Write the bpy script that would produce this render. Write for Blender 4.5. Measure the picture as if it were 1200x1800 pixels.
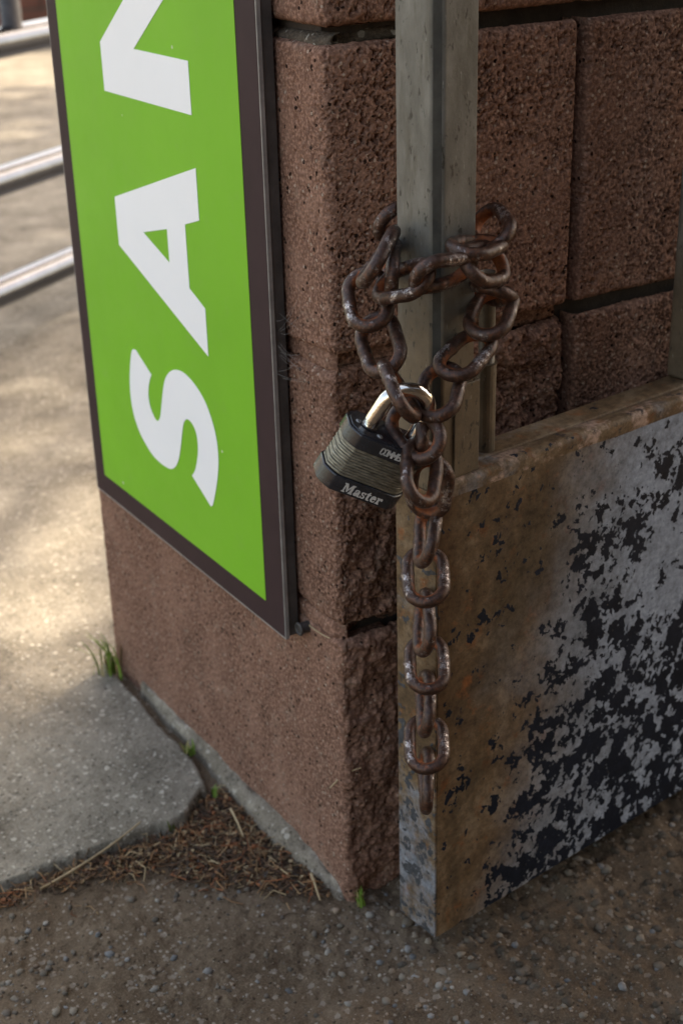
import bpy, math, random
import numpy as np
from mathutils import Vector, Matrix

for o in list(bpy.data.objects):
    bpy.data.objects.remove(o, do_unlink=True)
SC = bpy.context.scene
COL = SC.collection
R = math.radians

# ------------------------------------------------------------------ camera
CAM = Vector((-0.4553, -0.7336, 0.7327))
cam_data = bpy.data.cameras.new("camera")
cam = bpy.data.objects.new("camera", cam_data)
COL.objects.link(cam)
cam_data.sensor_fit = 'HORIZONTAL'
cam_data.sensor_width = 24.0
cam_data.lens = 50.27
cam_data.clip_start = 0.02
cam_data.clip_end = 2000.0
yaw, pitch, roll = 0.558387, 0.436037, -0.0278295
fw = Vector((math.sin(yaw) * math.cos(pitch), math.cos(yaw) * math.cos(pitch), -math.sin(pitch)))
rt0 = Vector((math.cos(yaw), -math.sin(yaw), 0))
up0 = rt0.cross(fw)
rt = rt0 * math.cos(roll) + up0 * math.sin(roll)
up = up0 * math.cos(roll) - rt0 * math.sin(roll)
mw = Matrix((rt, up, -fw)).transposed().to_4x4()
mw.translation = CAM
cam.matrix_world = mw
cam_data.dof.use_dof = True
cam_data.dof.focus_distance = 0.845
cam_data.dof.aperture_fstop = 10.0
SC.camera = cam

# ------------------------------------------------------------------ sky, sun, exposure
SUN_EL, SUN_AZ = R(50), math.atan2(0.91, 0.41)          # azimuth from +Y towards +X
world = bpy.data.worlds.new("World")
SC.world = world
world.use_nodes = True
wn = world.node_tree
sky = wn.nodes.new('ShaderNodeTexSky')
sky.sky_type = 'NISHITA'
sky.sun_disc = False
sky.sun_elevation = SUN_EL
sky.sun_rotation = SUN_AZ
sky.dust_density = 3.0
sky.ozone_density = 0.6
wn.links.new(sky.outputs[0], wn.nodes['Background'].inputs[0])
wn.nodes['Background'].inputs[1].default_value = 0.15
sun_data = bpy.data.lights.new("sun", 'SUN')
sun = bpy.data.objects.new("sun", sun_data)
COL.objects.link(sun)
sun_data.energy = 2.3
sun_data.angle = R(0.7)
sun_data.color = (1.0, 1.0, 1.0)
sdir = Vector((math.sin(SUN_AZ) * math.cos(SUN_EL), math.cos(SUN_AZ) * math.cos(SUN_EL), math.sin(SUN_EL)))
sun.rotation_euler = (-sdir).to_track_quat('-Z', 'Y').to_euler()
sun.location = sdir * 8
SC.view_settings.view_transform = 'Standard'
SC.view_settings.look = 'None'
SC.view_settings.exposure = 2.1
SC.view_settings.gamma = 1.0
SC.view_settings.use_white_balance = True
SC.view_settings.white_balance_temperature = 8800
SC.view_settings.white_balance_tint = 10
SC.view_settings.use_curve_mapping = False
SC.cycles.use_denoising = True
SC.cycles.max_bounces = 6

# ------------------------------------------------------------------ helpers
rng = np.random.default_rng(7)
random.seed(7)
_TAB = rng.random((256, 256))
_TAB2 = rng.random((256, 256))
_TAB3 = rng.random((256, 256))


def vnoise(x, y, seed=0):
    x = np.asarray(x, float) + seed * 17.31
    y = np.asarray(y, float) + seed * 41.77
    xi = np.floor(x).astype(int)
    yi = np.floor(y).astype(int)
    fx = x - xi
    fy = y - yi
    fx = fx * fx * fx * (fx * (fx * 6 - 15) + 10)
    fy = fy * fy * fy * (fy * (fy * 6 - 15) + 10)
    a = _TAB[xi & 255, yi & 255]
    b = _TAB[(xi + 1) & 255, yi & 255]
    c = _TAB[xi & 255, (yi + 1) & 255]
    d = _TAB[(xi + 1) & 255, (yi + 1) & 255]
    return (a * (1 - fx) + b * fx) * (1 - fy) + (c * (1 - fx) + d * fx) * fy


def fbm(x, y, octaves=4, seed=0, gain=0.5):
    s = 0.0
    amp = 1.0
    tot = 0.0
    for k in range(octaves):
        s = s + amp * (vnoise(x, y, seed + k * 3.7) - 0.5) * 2
        tot += amp
        x = np.asarray(x) * 2.03
        y = np.asarray(y) * 2.03
        amp *= gain
    return s / tot


def worley(x, y, seed=0):
    """distance to the nearest feature point and that point's random number"""
    x = np.asarray(x, float) + seed * 13.7
    y = np.asarray(y, float) + seed * 29.3
    xi = np.floor(x).astype(int)
    yi = np.floor(y).astype(int)
    best = np.full(x.shape, 9.0)
    val = np.zeros(x.shape)
    for i in (-1, 0, 1):
        for j in (-1, 0, 1):
            cx = (xi + i) & 255
            cy = (yi + j) & 255
            px = xi + i + _TAB2[cx, cy]
            py = yi + j + _TAB3[cx, cy]
            d = (px - x) ** 2 + (py - y) ** 2
            m = d < best
            best = np.where(m, d, best)
            val = np.where(m, _TAB[cx, cy], val)
    return np.sqrt(best), val


def tag(o, label=None, cat=None, group=None, kind=None):
    if label:
        o['label'] = label
    if cat:
        o['category'] = cat
    if group:
        o['group'] = group
    if kind:
        o['kind'] = kind
    return o


def empty(name, loc=(0, 0, 0), rot=None):
    o = bpy.data.objects.new(name, None)
    o.empty_display_size = 0.02
    COL.objects.link(o)
    o.location = loc
    if rot is not None:
        o.rotation_euler = rot
    return o


def link_obj(name, me, mat=None, parent=None):
    o = bpy.data.objects.new(name, me)
    COL.objects.link(o)
    if mat is not None and not me.materials:
        me.materials.append(mat)
    if parent is not None:
        o.parent = parent
    return o


def mesh_np(name, verts, quads, mat=None, parent=None, smooth=True, attrs=None):
    """fast mesh from numpy arrays; quads is (n,4) or (n,3)"""
    verts = np.asarray(verts, np.float32)
    quads = np.asarray(quads, np.int32)
    me = bpy.data.meshes.new(name)
    n, k = quads.shape
    me.vertices.add(len(verts))
    me.vertices.foreach_set('co', verts.ravel())
    me.loops.add(n * k)
    me.loops.foreach_set('vertex_index', quads.ravel())
    me.polygons.add(n)
    me.polygons.foreach_set('loop_start', np.arange(n, dtype=np.int32) * k)
    me.polygons.foreach_set('loop_total', np.full(n, k, np.int32))
    me.polygons.foreach_set('use_smooth', np.full(n, smooth, bool))
    me.update(calc_edges=True)
    me.validate()
    if attrs:
        for an, arr in attrs.items():
            arr = np.asarray(arr, np.float32)
            if arr.ndim == 1:
                a = me.attributes.new(an, 'FLOAT', 'POINT')
                a.data.foreach_set('value', arr)
            else:
                a = me.attributes.new(an, 'FLOAT_COLOR', 'POINT')
                a.data.foreach_set('color', arr.ravel())
    return link_obj(name, me, mat, parent)


def mesh_py(name, verts, faces, mat=None, parent=None, smooth=False):
    me = bpy.data.meshes.new(name)
    me.from_pydata([tuple(v) for v in verts], [], [tuple(f) for f in faces])
    if smooth:
        me.polygons.foreach_set('use_smooth', [True] * len(me.polygons))
    me.update()
    return link_obj(name, me, mat, parent)


def grid_quads(nu, nv, closed_u=False, closed_v=False):
    iu = np.arange(nu if closed_u else nu - 1)
    iv = np.arange(nv if closed_v else nv - 1)
    a, b = np.meshgrid(iu, iv, indexing='ij')
    a2 = (a + 1) % nu
    b2 = (b + 1) % nv
    return np.stack([a * nv + b, a2 * nv + b, a2 * nv + b2, a * nv + b2], -1).reshape(-1, 4)


def bevel(o, w=0.001, seg=2, angle=0.6):
    m = o.modifiers.new('bevel', 'BEVEL')
    m.width = w
    m.segments = seg
    m.limit_method = 'ANGLE'
    m.angle_limit = angle
    m.harden_normals = False
    return o


def prism(pts, lo, hi, fn):
    """extruded polygon: pts 2-D list, lo/hi extrusion, fn(a,b,c)->xyz"""
    n = len(pts)
    v = [fn(a, b, lo) for a, b in pts] + [fn(a, b, hi) for a, b in pts]
    f = [tuple(reversed(range(n))), tuple(range(n, 2 * n))]
    f += [(i, (i + 1) % n, n + (i + 1) % n, n + i) for i in range(n)]
    return v, f


def box_vf(c0, c1, fn=lambda a, b, c: (a, b, c)):
    (x0, y0, z0), (x1, y1, z1) = c0, c1
    v = [fn(*q) for q in ((x0, y0, z0), (x1, y0, z0), (x1, y1, z0), (x0, y1, z0), (x0, y0, z1), (x1, y0, z1), (x1, y1, z1), (x0, y1, z1))]
    f = [(0, 3, 2, 1), (4, 5, 6, 7), (0, 1, 5, 4), (1, 2, 6, 5), (2, 3, 7, 6), (3, 0, 4, 7)]
    return v, f


def tube(pts, rad, nseg=12, closed=False):
    """verts, faces of a tube along pts with per-point radius (capped unless closed)"""
    P = np.asarray(pts, float)
    n = len(P)
    rad = np.full(n, rad) if np.isscalar(rad) else np.asarray(rad, float)
    T = np.roll(P, -1, 0) - np.roll(P, 1, 0) if closed else np.gradient(P, axis=0)
    T = T / (np.linalg.norm(T, axis=1)[:, None] + 1e-12)
    ref = np.array([0, 0, 1.0]) if abs(T[0, 2]) < 0.9 else np.array([1.0, 0, 0])
    U = np.zeros_like(P)
    u = ref - T[0] * ref.dot(T[0])
    for i in range(n):
        u = u - T[i] * u.dot(T[i])
        u = u / np.linalg.norm(u)
        U[i] = u
    W = np.cross(T, U)
    a = np.linspace(0, 2 * np.pi, nseg, endpoint=False)
    V = P[:, None, :] + rad[:, None, None] * (np.cos(a)[None, :, None] * U[:, None, :] + np.sin(a)[None, :, None] * W[:, None, :])
    V = V.reshape(-1, 3)
    F = [tuple(q) for q in grid_quads(n, nseg, closed, True)[:, ::-1].tolist()]
    if not closed:
        F.append(tuple(range(nseg)))
        F.append(tuple(reversed(range((n - 1) * nseg, n * nseg))))
    return V, F


# ------------------------------------------------------------------ material kit
class NT:
    def __init__(self, name):
        self.mat = bpy.data.materials.new(name)
        self.mat.use_nodes = True
        self.t = self.mat.node_tree
        self.b = self.t.nodes['Principled BSDF']
        self.co = self.n('ShaderNodeTexCoord').outputs['Object']

    def n(self, ty, **kw):
        nd = self.t.nodes.new(ty)
        for k, v in kw.items():
            setattr(nd, k, v)
        return nd

    def put(self, sock, v):
        if isinstance(v, bpy.types.NodeSocket):
            self.t.links.new(v, sock)
        elif v is not None:
            if isinstance(v, tuple) and len(v) == 3 and sock.type == 'RGBA':
                v = v + (1.0,)
            sock.default_value = v

    def set(self, **kw):
        for k, v in kw.items():
            self.put(self.b.inputs[k.replace('_', ' ')], v)

    def mapping(self, scale=(1, 1, 1), loc=(0, 0, 0), rot=(0, 0, 0), co=None):
        m = self.n('ShaderNodeMapping')
        self.put(m.inputs['Vector'], co or self.co)
        m.inputs['Scale'].default_value = scale
        m.inputs['Location'].default_value = loc
        m.inputs['Rotation'].default_value = rot
        return m.outputs[0]

    def noise(self, scale, detail=4, rough=0.55, dist=0.0, co=None, out='Fac'):
        m = self.n('ShaderNodeTexNoise')
        self.put(m.inputs['Vector'], co or self.co)
        m.inputs['Scale'].default_value = scale
        m.inputs['Detail'].default_value = detail
        m.inputs['Roughness'].default_value = rough
        m.inputs['Distortion'].default_value = dist
        return m.outputs[out]

    def voro(self, scale, feature='F1', out='Distance', co=None, rnd=1.0):
        m = self.n('ShaderNodeTexVoronoi', feature=feature)
        self.put(m.inputs['Vector'], co or self.co)
        m.inputs['Scale'].default_value = scale
        m.inputs['Randomness'].default_value = rnd
        return m.outputs[out]

    def ramp(self, fac, stops, interp='LINEAR'):
        m = self.n('ShaderNodeValToRGB')
        self.put(m.inputs[0], fac)
        cr = m.color_ramp
        cr.interpolation = interp
        while len(cr.elements) < len(stops):
            cr.elements.new(0.5)
        for e, (p, c) in zip(cr.elements, stops):
            e.position = p
            if not isinstance(c, tuple):
                c = (c, c, c)
            e.color = c + (1.0,)
        return m.outputs[0]

    def mix(self, fac, a, b, mode='MIX'):
        m = self.n('ShaderNodeMix', data_type='RGBA', blend_type=mode)
        self.put(m.inputs[0], fac)
        self.put(m.inputs[6], a)
        self.put(m.inputs[7], b)
        return m.outputs[2]

    def math(self, op, a, b=None, c=None, clamp=False):
        m = self.n('ShaderNodeMath', operation=op, use_clamp=clamp)
        for i, v in enumerate((a, b, c)):
            if v is not None:
                self.put(m.inputs[i], v)
        return m.outputs[0]

    def smooth(self, v, lo, hi):
        m = self.n('ShaderNodeMapRange', interpolation_type='SMOOTHSTEP')
        self.put(m.inputs[0], v)
        m.inputs[1].default_value = lo
        m.inputs[2].default_value = hi
        return m.outputs[0]

    def sep(self, co=None):
        m = self.n('ShaderNodeSeparateXYZ')
        self.put(m.inputs[0], co or self.co)
        return m.outputs

    def attr(self, name, out='Fac'):
        m = self.n('ShaderNodeAttribute', attribute_name=name)
        return m.outputs[out]

    def bump(self, h, dist=0.001, strength=1.0, prev=None):
        m = self.n('ShaderNodeBump')
        m.inputs['Strength'].default_value = strength
        m.inputs['Distance'].default_value = dist
        self.put(m.inputs['Height'], h)
        if prev is not None:
            self.put(m.inputs['Normal'], prev)
        self.put(self.b.inputs['Normal'], m.outputs[0])
        return m.outputs[0]

    def rand(self):
        return self.n('ShaderNodeObjectInfo').outputs['Random']

# ------------------------------------------------------------------ materials
def mat_block(name, c_lo, c_mid, c_hi):
    k = NT(name)
    base = k.ramp(k.noise(16, 7, 0.72), [(0.30, c_lo), (0.5, c_mid), (0.70, c_hi)])
    stain = k.smooth(k.noise(7, 6, 0.7, 0.5), 0.55, 0.70)
    base = k.mix(k.math('MULTIPLY', stain, 0.55), base, tuple(c * 0.55 for c in c_lo))
    grain = k.noise(420, 3, 0.6)
    base = k.mix(k.smooth(grain, 0.40, 0.72), base, tuple(min(1, c * 1.55) for c in c_hi))
    spk = k.voro(300, out='Color')
    dark = k.math('MULTIPLY', k.math('GREATER_THAN', k.sep(spk)[0], 0.94), k.math('LESS_THAN', k.voro(300), k.math('MULTIPLY', k.noise(500, 2, 0.5), 0.75)))
    base = k.mix(dark, base, tuple(c * 0.3 for c in c_lo))
    lite = k.math('MULTIPLY', k.math('GREATER_THAN', k.sep(spk)[1], 0.90), k.math('LESS_THAN', k.voro(300), 0.33))
    base = k.mix(k.math('MULTIPLY', lite, 0.7), base, (0.42, 0.31, 0.24))
    dust = k.math('MULTIPLY', k.smooth(k.noise(45, 6, 0.78), 0.52, 0.76), 0.55)
    base = k.mix(dust, base, (0.30, 0.22, 0.17))
    v = k.math('MULTIPLY_ADD', k.rand(), 0.25, 0.88)
    base = k.mix(1.0, base, v, 'MULTIPLY')
    k.set(Base_Color=base, Roughness=0.93)
    k.b.inputs['Specular IOR Level'].default_value = 0.08
    h = k.math('ADD', k.math('MULTIPLY', k.noise(650, 4, 0.7), 0.6), k.math('MULTIPLY', k.smooth(k.voro(520), 0.0, 0.5), 0.5))
    k.bump(h, 0.0007, 0.8)
    return k.mat


BLOCK = mat_block('brown_block', (0.080, 0.041, 0.029), (0.156, 0.080, 0.056), (0.235, 0.130, 0.093))
BLOCK_DK = mat_block('dark_brown_block', (0.075, 0.043, 0.033), (0.128, 0.073, 0.055), (0.185, 0.110, 0.083))


def mat_mortar():
    k = NT('mortar')
    base = k.ramp(k.noise(60, 6, 0.7), [(0.3, (0.028, 0.020, 0.016)), (0.7, (0.075, 0.055, 0.043))])
    k.set(Base_Color=base, Roughness=0.95)
    k.bump(k.noise(500, 5, 0.7), 0.001, 0.8)
    return k.mat


MORTAR = mat_mortar()


def mat_concrete(name, lo, mid, hi, stone=(0.42, 0.38, 0.33), sc=1.0, dust=0.65):
    k = NT(name)
    base = k.ramp(k.noise(9 * sc, 7, 0.68), [(0.30, lo), (0.5, mid), (0.72, hi)])
    cells = k.voro(260, out='Color')
    cd = k.voro(260)
    s = k.sep(cells)
    m1 = k.math('MULTIPLY', k.math('GREATER_THAN', s[0], 0.78), k.math('LESS_THAN', cd, 0.34))
    base = k.mix(k.math('MULTIPLY', m1, 0.6), base, stone)
    m2 = k.math('MULTIPLY', k.math('GREATER_THAN', s[1], 0.86), k.math('LESS_THAN', cd, 0.36))
    base = k.mix(k.math('MULTIPLY', m2, 0.75), base, tuple(c * 0.35 for c in lo))
    base = k.mix(k.math('MULTIPLY', k.smooth(k.noise(700, 3, 0.6), 0.4, 0.75), 0.5), base, tuple(c * 1.35 for c in hi))
    base = k.mix(k.math('MULTIPLY', k.smooth(k.noise(28, 6, 0.75), 0.54, 0.72), 0.6), base, tuple(c * 0.5 for c in lo))
    base = k.mix(k.math('MULTIPLY', k.smooth(k.noise(120, 5, 0.75), 0.53, 0.70), 0.55), base, tuple(c * 0.45 for c in lo))
    base = k.mix(k.math('MULTIPLY', k.smooth(k.noise(75, 5, 0.75), 0.55, 0.72), 0.45), base, tuple(min(1, c * 1.5) for c in hi))
    c2 = k.voro(130, out='Color')
    m3 = k.math('MULTIPLY', k.math('GREATER_THAN', k.sep(c2)[2], 0.84), k.math('LESS_THAN', k.voro(130), k.math('MULTIPLY', k.noise(300, 2, 0.5), 0.62)))
    base = k.mix(k.math('MULTIPLY', m3, dust), base, stone)
    k.set(Base_Color=base, Roughness=0.92)
    k.b.inputs['Specular IOR Level'].default_value = 0.08
    h = k.math('ADD', k.math('MULTIPLY', k.noise(600, 4, 0.7), 0.5), k.math('MULTIPLY', k.smooth(cd, 0.5, 0.0), 0.4))
    k.bump(h, 0.0012, 0.9)
    return k.mat


SLAB = mat_concrete('slab_concrete', (0.095, 0.081, 0.063), (0.195, 0.170, 0.136), (0.31, 0.275, 0.225), (0.50, 0.46, 0.39))
EARTH = mat_concrete('gritty_asphalt', (0.060, 0.040, 0.026), (0.112, 0.078, 0.052), (0.175, 0.130, 0.092), (0.36, 0.31, 0.26), dust=0.35)
FOOT = mat_concrete('footing_concrete', (0.10, 0.080, 0.060), (0.175, 0.145, 0.113), (0.29, 0.25, 0.20), sc=4.0)
JOINT = mat_concrete('grey_mortar', (0.05, 0.038, 0.029), (0.10, 0.078, 0.060), (0.17, 0.135, 0.105), sc=4.0)


def mat_chain():
    k = NT('rusty_chain_steel')
    rust = k.attr('rust')
    n1 = k.noise(160, 6, 0.65)
    n2 = k.noise(900, 4, 0.7)
    brown = k.ramp(k.noise(320, 5, 0.7), [(0.3, (0.018, 0.009, 0.007)), (0.5, (0.058, 0.026, 0.017)), (0.72, (0.130, 0.055, 0.031))])
    orange = k.ramp(n1, [(0.35, (0.11, 0.028, 0.010)), (0.7, (0.34, 0.095, 0.028))])
    w = k.math('ADD', rust, k.math('MULTIPLY', k.math('SUBTRACT', n1, 0.5), 1.3))
    om = k.smooth(w, 0.30, 0.75)
    col = k.mix(om, brown, orange)
    wear = k.math('ADD', k.math('SUBTRACT', 0.62, rust), k.math('MULTIPLY', k.math('SUBTRACT', k.noise(110, 5, 0.7), 0.5), 1.6))
    wm = k.math('MULTIPLY', k.smooth(wear, 0.50, 0.74), k.smooth(n2, 0.36, 0.54))
    col = k.mix(k.math('MULTIPLY', wm, 0.9), col, (0.58, 0.51, 0.48))
    k.set(Base_Color=col, Metallic=k.math('MULTIPLY_ADD', wm, 0.62, 0.35), Roughness=k.math('SUBTRACT', k.math('MULTIPLY_ADD', om, 0.36, 0.34), k.math('MULTIPLY', wm, 0.10)))
    h = k.math('ADD', k.math('MULTIPLY', n2, 0.5), k.math('MULTIPLY', k.noise(380, 4, 0.7), 1.0))
    k.bump(h, 0.0006, 0.75)
    return k.mat


CHAIN = mat_chain()


def mat_gate(name, kind):
    """peeling navy paint over dull bare steel with ochre rust; object x = along the gate, z = height"""
    k = NT(name)
    x, y, z = k.sep()
    warp = k.noise(7, 4, 0.6)
    steel = k.ramp(k.noise(26, 6, 0.7), [(0.28, (0.12, 0.125, 0.135)), (0.5, (0.21, 0.225, 0.25)), (0.75, (0.34, 0.37, 0.42))])
    rust = k.ramp(k.noise(22, 7, 0.7, 0.6), [(0.28, (0.050, 0.029, 0.016)), (0.48, (0.135, 0.083, 0.045)), (0.70, (0.235, 0.165, 0.105))])
    rust = k.mix(k.smooth(k.noise(55, 5, 0.7), 0.54, 0.72), rust, (0.22, 0.080, 0.030))
    if kind == 'front':
        g = k.math('ADD', k.math('MULTIPLY', x, -8.0), k.math('MULTIPLY', z, 0.9))
        g = k.math('ADD', g, k.math('MULTIPLY', k.math('SUBTRACT', warp, 0.5), 2.0))
        rm = k.smooth(g, -1.15, -0.10)
    elif kind == 'end':
        rm = k.smooth(k.math('ADD', k.noise(18, 5, 0.7), k.math('MULTIPLY', z, 0.7)), 0.38, 0.62)
    else:
        rm = k.smooth(k.noise(14, 5, 0.7), 0.30, 0.52)
    col = k.mix(rm, steel, rust)
    if kind == 'front':
        blot = k.mapping((1, 1, 0.8), co=k.co)
        st = k.smooth(k.noise(11, 3, 0.5, 0.4, co=blot), 0.52, 0.60)
        col = k.mix(k.math('MULTIPLY', k.math('MULTIPLY', st, rm), 0.6), col, (0.055, 0.038, 0.022))
        pale = k.smooth(k.math('ADD', k.math('MULTIPLY', x, 4.0), k.noise(13, 5, 0.7)), 0.98, 1.40)
        col = k.mix(k.math('MULTIPLY', pale, 0.75), col, k.ramp(k.noise(34, 6, 0.75), [(0.3, (0.19, 0.215, 0.255)), (0.7, (0.40, 0.45, 0.53))]))
    if kind == 'lip':
        col = k.mix(k.smooth(k.noise(40, 5, 0.7), 0.5, 0.62), col, (0.36, 0.24, 0.18))
        col = k.mix(k.smooth(k.noise(70, 5, 0.7), 0.58, 0.66), col, (0.05, 0.035, 0.03))
    if kind == 'front':
        rub = k.math('MULTIPLY', k.smooth(k.math('ADD', x, k.math('MULTIPLY', k.noise(40, 5, 0.7), 0.02)), 0.034, 0.012), k.smooth(z, 0.12, 0.19))
        col = k.mix(k.math('MULTIPLY', rub, 0.7), col, (0.085, 0.042, 0.020))
    # paint islands
    co = k.mapping((1, 1, 0.95), rot=(0, R(-25), 0))
    wv = k.n('ShaderNodeVectorMath', operation='SCALE')
    k.put(wv.inputs[0], k.noise(60, 3, 0.6, co=co, out='Color'))
    wv.inputs['Scale'].default_value = 0.011
    ad = k.n('ShaderNodeVectorMath', operation='ADD')
    k.put(ad.inputs[0], co)
    k.put(ad.inputs[1], wv.outputs[0])
    a = k.noise(66, 3.0, 0.54, co=ad.outputs[0])
    b = k.noise(230, 2.0, 0.5, co=ad.outputs[0])
    isl = k.math('ADD', k.math('MULTIPLY', a, 0.64), k.math('MULTIPLY', b, 0.36))
    if kind == 'front':
        # where the paint has lasted: a diagonal field from the lower left to the upper right, densest along the bottom rim
        e = k.math('SUBTRACT', x, k.math('MULTIPLY_ADD', z, 0.32, 0.012))
        fld = k.smooth(e, -0.03, 0.075)
        topf = k.smooth(z, 0.368, 0.30)
        rim = k.smooth(k.math('ADD', z, k.math('MULTIPLY', x, -0.10)), 0.085, 0.005)
        dx = k.math('SUBTRACT', x, 0.235)
        dz = k.math('SUBTRACT', z, 0.255)
        rr = k.math('ADD', k.math('POWER', k.math('MULTIPLY', dx, 1.3), 2.0), k.math('POWER', dz, 2.0))
        bare = k.smooth(rr, 0.0038, 0.0003)
        bias = k.math('MULTIPLY', k.math('MULTIPLY', fld, topf), 0.120)
        bias = k.math('ADD', bias, k.math('MULTIPLY', k.math('MULTIPLY', rim, k.smooth(x, 0.0, 0.07)), 0.035))
        bias = k.math('SUBTRACT', bias, k.math('MULTIPLY', bare, 0.10))
        thr = k.math('SUBTRACT', 0.600, bias)
    elif kind == 'end':
        thr = k.math('SUBTRACT', 0.585, k.math('MULTIPLY', k.smooth(z, 0.33, 0.05), 0.05))
    else:
        thr = 0.64
    pm = k.smooth(k.math('SUBTRACT', isl, thr), -0.004, 0.006)
    paint = k.ramp(k.noise(30, 5, 0.7), [(0.3, (0.006, 0.008, 0.013)), (0.7, (0.015, 0.019, 0.030))])
    if kind == 'end':
        paint = k.mix(0.55, paint, (0.10, 0.10, 0.10))
    col = k.mix(pm, col, paint)
    tone = k.noise(180, 6, 0.8)
    col = k.mix(1.0, col, k.ramp(tone, [(0.3, 0.45), (0.5, 1.0), (0.70, 1.5)]), 'MULTIPLY')
    fleck = k.smooth(k.noise(420, 3, 0.6), 0.66, 0.74)
    col = k.mix(k.math('MULTIPLY', fleck, 0.45), col, (0.34, 0.28, 0.22))
    k.set(Base_Color=col, Metallic=0.0, Roughness=k.math('MULTIPLY_ADD', pm, -0.12, 0.60))
    k.b.inputs['Specular IOR Level'].default_value = 0.15
    h = k.math('ADD', k.math('MULTIPLY', pm, 1.0), k.math('MULTIPLY', k.noise(260, 5, 0.7), 0.35))
    k.bump(h, 0.0006, 0.7)
    return k.mat


GATE_FRONT = mat_gate('gate_sheet', 'front')
GATE_END = mat_gate('gate_end_sheet', 'end')
GATE_LIP = mat_gate('gate_lip_sheet', 'lip')
GATE_RAIL = mat_gate('gate_rail_steel', 'rail')


def mat_post():
    k = NT('weathered_zinc')
    x, y, z = k.sep()
    st = k.noise(1, 6, 0.7, co=k.mapping((70, 70, 28)))
    base = k.ramp(st, [(0.28, (0.090, 0.083, 0.070)), (0.5, (0.140, 0.131, 0.113)), (0.75, (0.21, 0.199, 0.176))])
    br = k.smooth(k.math('ADD', z, k.math('MULTIPLY', k.noise(25, 5, 0.7), 0.12)), 0.585, 0.50)
    base = k.mix(k.math('MULTIPLY', br, 0.85), base, k.ramp(k.noise(45, 6, 0.7), [(0.3, (0.085, 0.060, 0.036)), (0.7, (0.19, 0.135, 0.082))]))
    sc = k.smooth(k.noise(1, 4, 0.65, co=k.mapping((260, 260, 110))), 0.61, 0.66)
    base = k.mix(k.math('MULTIPLY', k.smooth(k.noise(1, 5, 0.7, co=k.mapping((60, 60, 9))), 0.52, 0.68), 0.6), base, (0.075, 0.062, 0.042))
    base = k.mix(k.math('MULTIPLY', sc, 0.85), base, (0.035, 0.030, 0.022))
    li = k.smooth(k.noise(1, 3, 0.6, co=k.mapping((700, 700, 90), loc=(3, 1, 7))), 0.69, 0.73)
    base = k.mix(k.math('MULTIPLY', li, 0.6), base, (0.40, 0.39, 0.35))
    k.set(Base_Color=base, Metallic=0.25, Roughness=0.5)
    k.bump(k.noise(420, 5, 0.7), 0.0005, 0.5)
    return k.mat


POST = mat_post()


def mat_simple(name, col, rough=0.5, metal=0.0, var=0.15, nscale=40, bump=0.0, bscale=300, spec=0.5):
    k = NT(name)
    lo = tuple(c * (1 - var) for c in col)
    hi = tuple(min(1, c * (1 + var)) for c in col)
    k.set(Base_Color=k.ramp(k.noise(nscale, 5, 0.65), [(0.3, lo), (0.7, hi)]), Roughness=rough, Metallic=metal)
    k.b.inputs['Specular IOR Level'].default_value = spec
    if bump:
        k.bump(k.noise(bscale, 4, 0.6), bump, 0.7)
    return k.mat


def mat_vinyl(name, col, fleck):
    k = NT(name)
    base = k.ramp(k.noise(6, 4, 0.6), [(0.3, tuple(c * 0.93 for c in col)), (0.7, tuple(min(1, c * 1.06) for c in col))])
    dust = k.math('MULTIPLY', k.smooth(k.noise(60, 6, 0.75), 0.55, 0.80), 0.12)
    base = k.mix(dust, base, (0.30, 0.26, 0.21))
    fl = k.math('MULTIPLY', k.math('GREATER_THAN', k.sep(k.voro(70, out='Color'))[0], 0.990), k.math('LESS_THAN', k.voro(70), k.math('MULTIPLY', k.noise(300, 2, 0.5), 0.16)))
    base = k.mix(k.math('MULTIPLY', fl, 0.8), base, fleck)
    k.set(Base_Color=base, Roughness=k.math('MULTIPLY_ADD', k.noise(40, 5, 0.7), 0.2, 0.38))
    k.b.inputs['Specular IOR Level'].default_value = 0.3
    k.bump(k.noise(12, 4, 0.6), 0.0006, 0.3)
    return k.mat


GREEN = mat_vinyl('green_vinyl', (0.155, 0.46, 0.018), (0.55, 0.62, 0.45))
WHITE = mat_simple('white_vinyl', (0.86, 0.86, 0.87), 0.5, 0, 0.02, 12)
MAROON = mat_simple('maroon_vinyl', (0.034, 0.016, 0.019), 0.6, 0, 0.15, 30, 0.0001, 900, 0.2)
TRIM = mat_simple('grey_trim_metal', (0.30, 0.29, 0.28), 0.45, 0.4, 0.25, 60, 0.0002, 500)
SIDE = mat_simple('dark_cabinet_metal', (0.060, 0.053, 0.050), 0.55, 0.1, 0.35, 70, 0.0002, 500)
CHROME = mat_simple('worn_chrome', (0.68, 0.65, 0.60), 0.14, 1.0, 0.12, 200, 0.00012, 500)
LETTER = mat_simple('silver_print', (0.52, 0.50, 0.48), 0.5, 0.0, 0.12, 900)
WEB = mat_simple('cobweb_silk', (0.30, 0.28, 0.26), 0.8)
EDGE_SHADE = mat_simple('painted_edge_shade', (0.045, 0.041, 0.034), 0.6, 0.2, 0.4, 70, 0.0004, 500)  # dark colour painted in for the shading along the post corner
STRAW = mat_simple('dry_straw', (0.36, 0.26, 0.15), 0.8, 0, 0.3, 90)
PIPE = mat_simple('galvanised_pipe', (0.13, 0.14, 0.165), 0.14, 1.0, 0.15, 30, 0.0002, 200)
BRICKRED = mat_simple('red_brick', (0.10, 0.035, 0.022), 0.9, 0, 0.3, 12)


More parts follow.
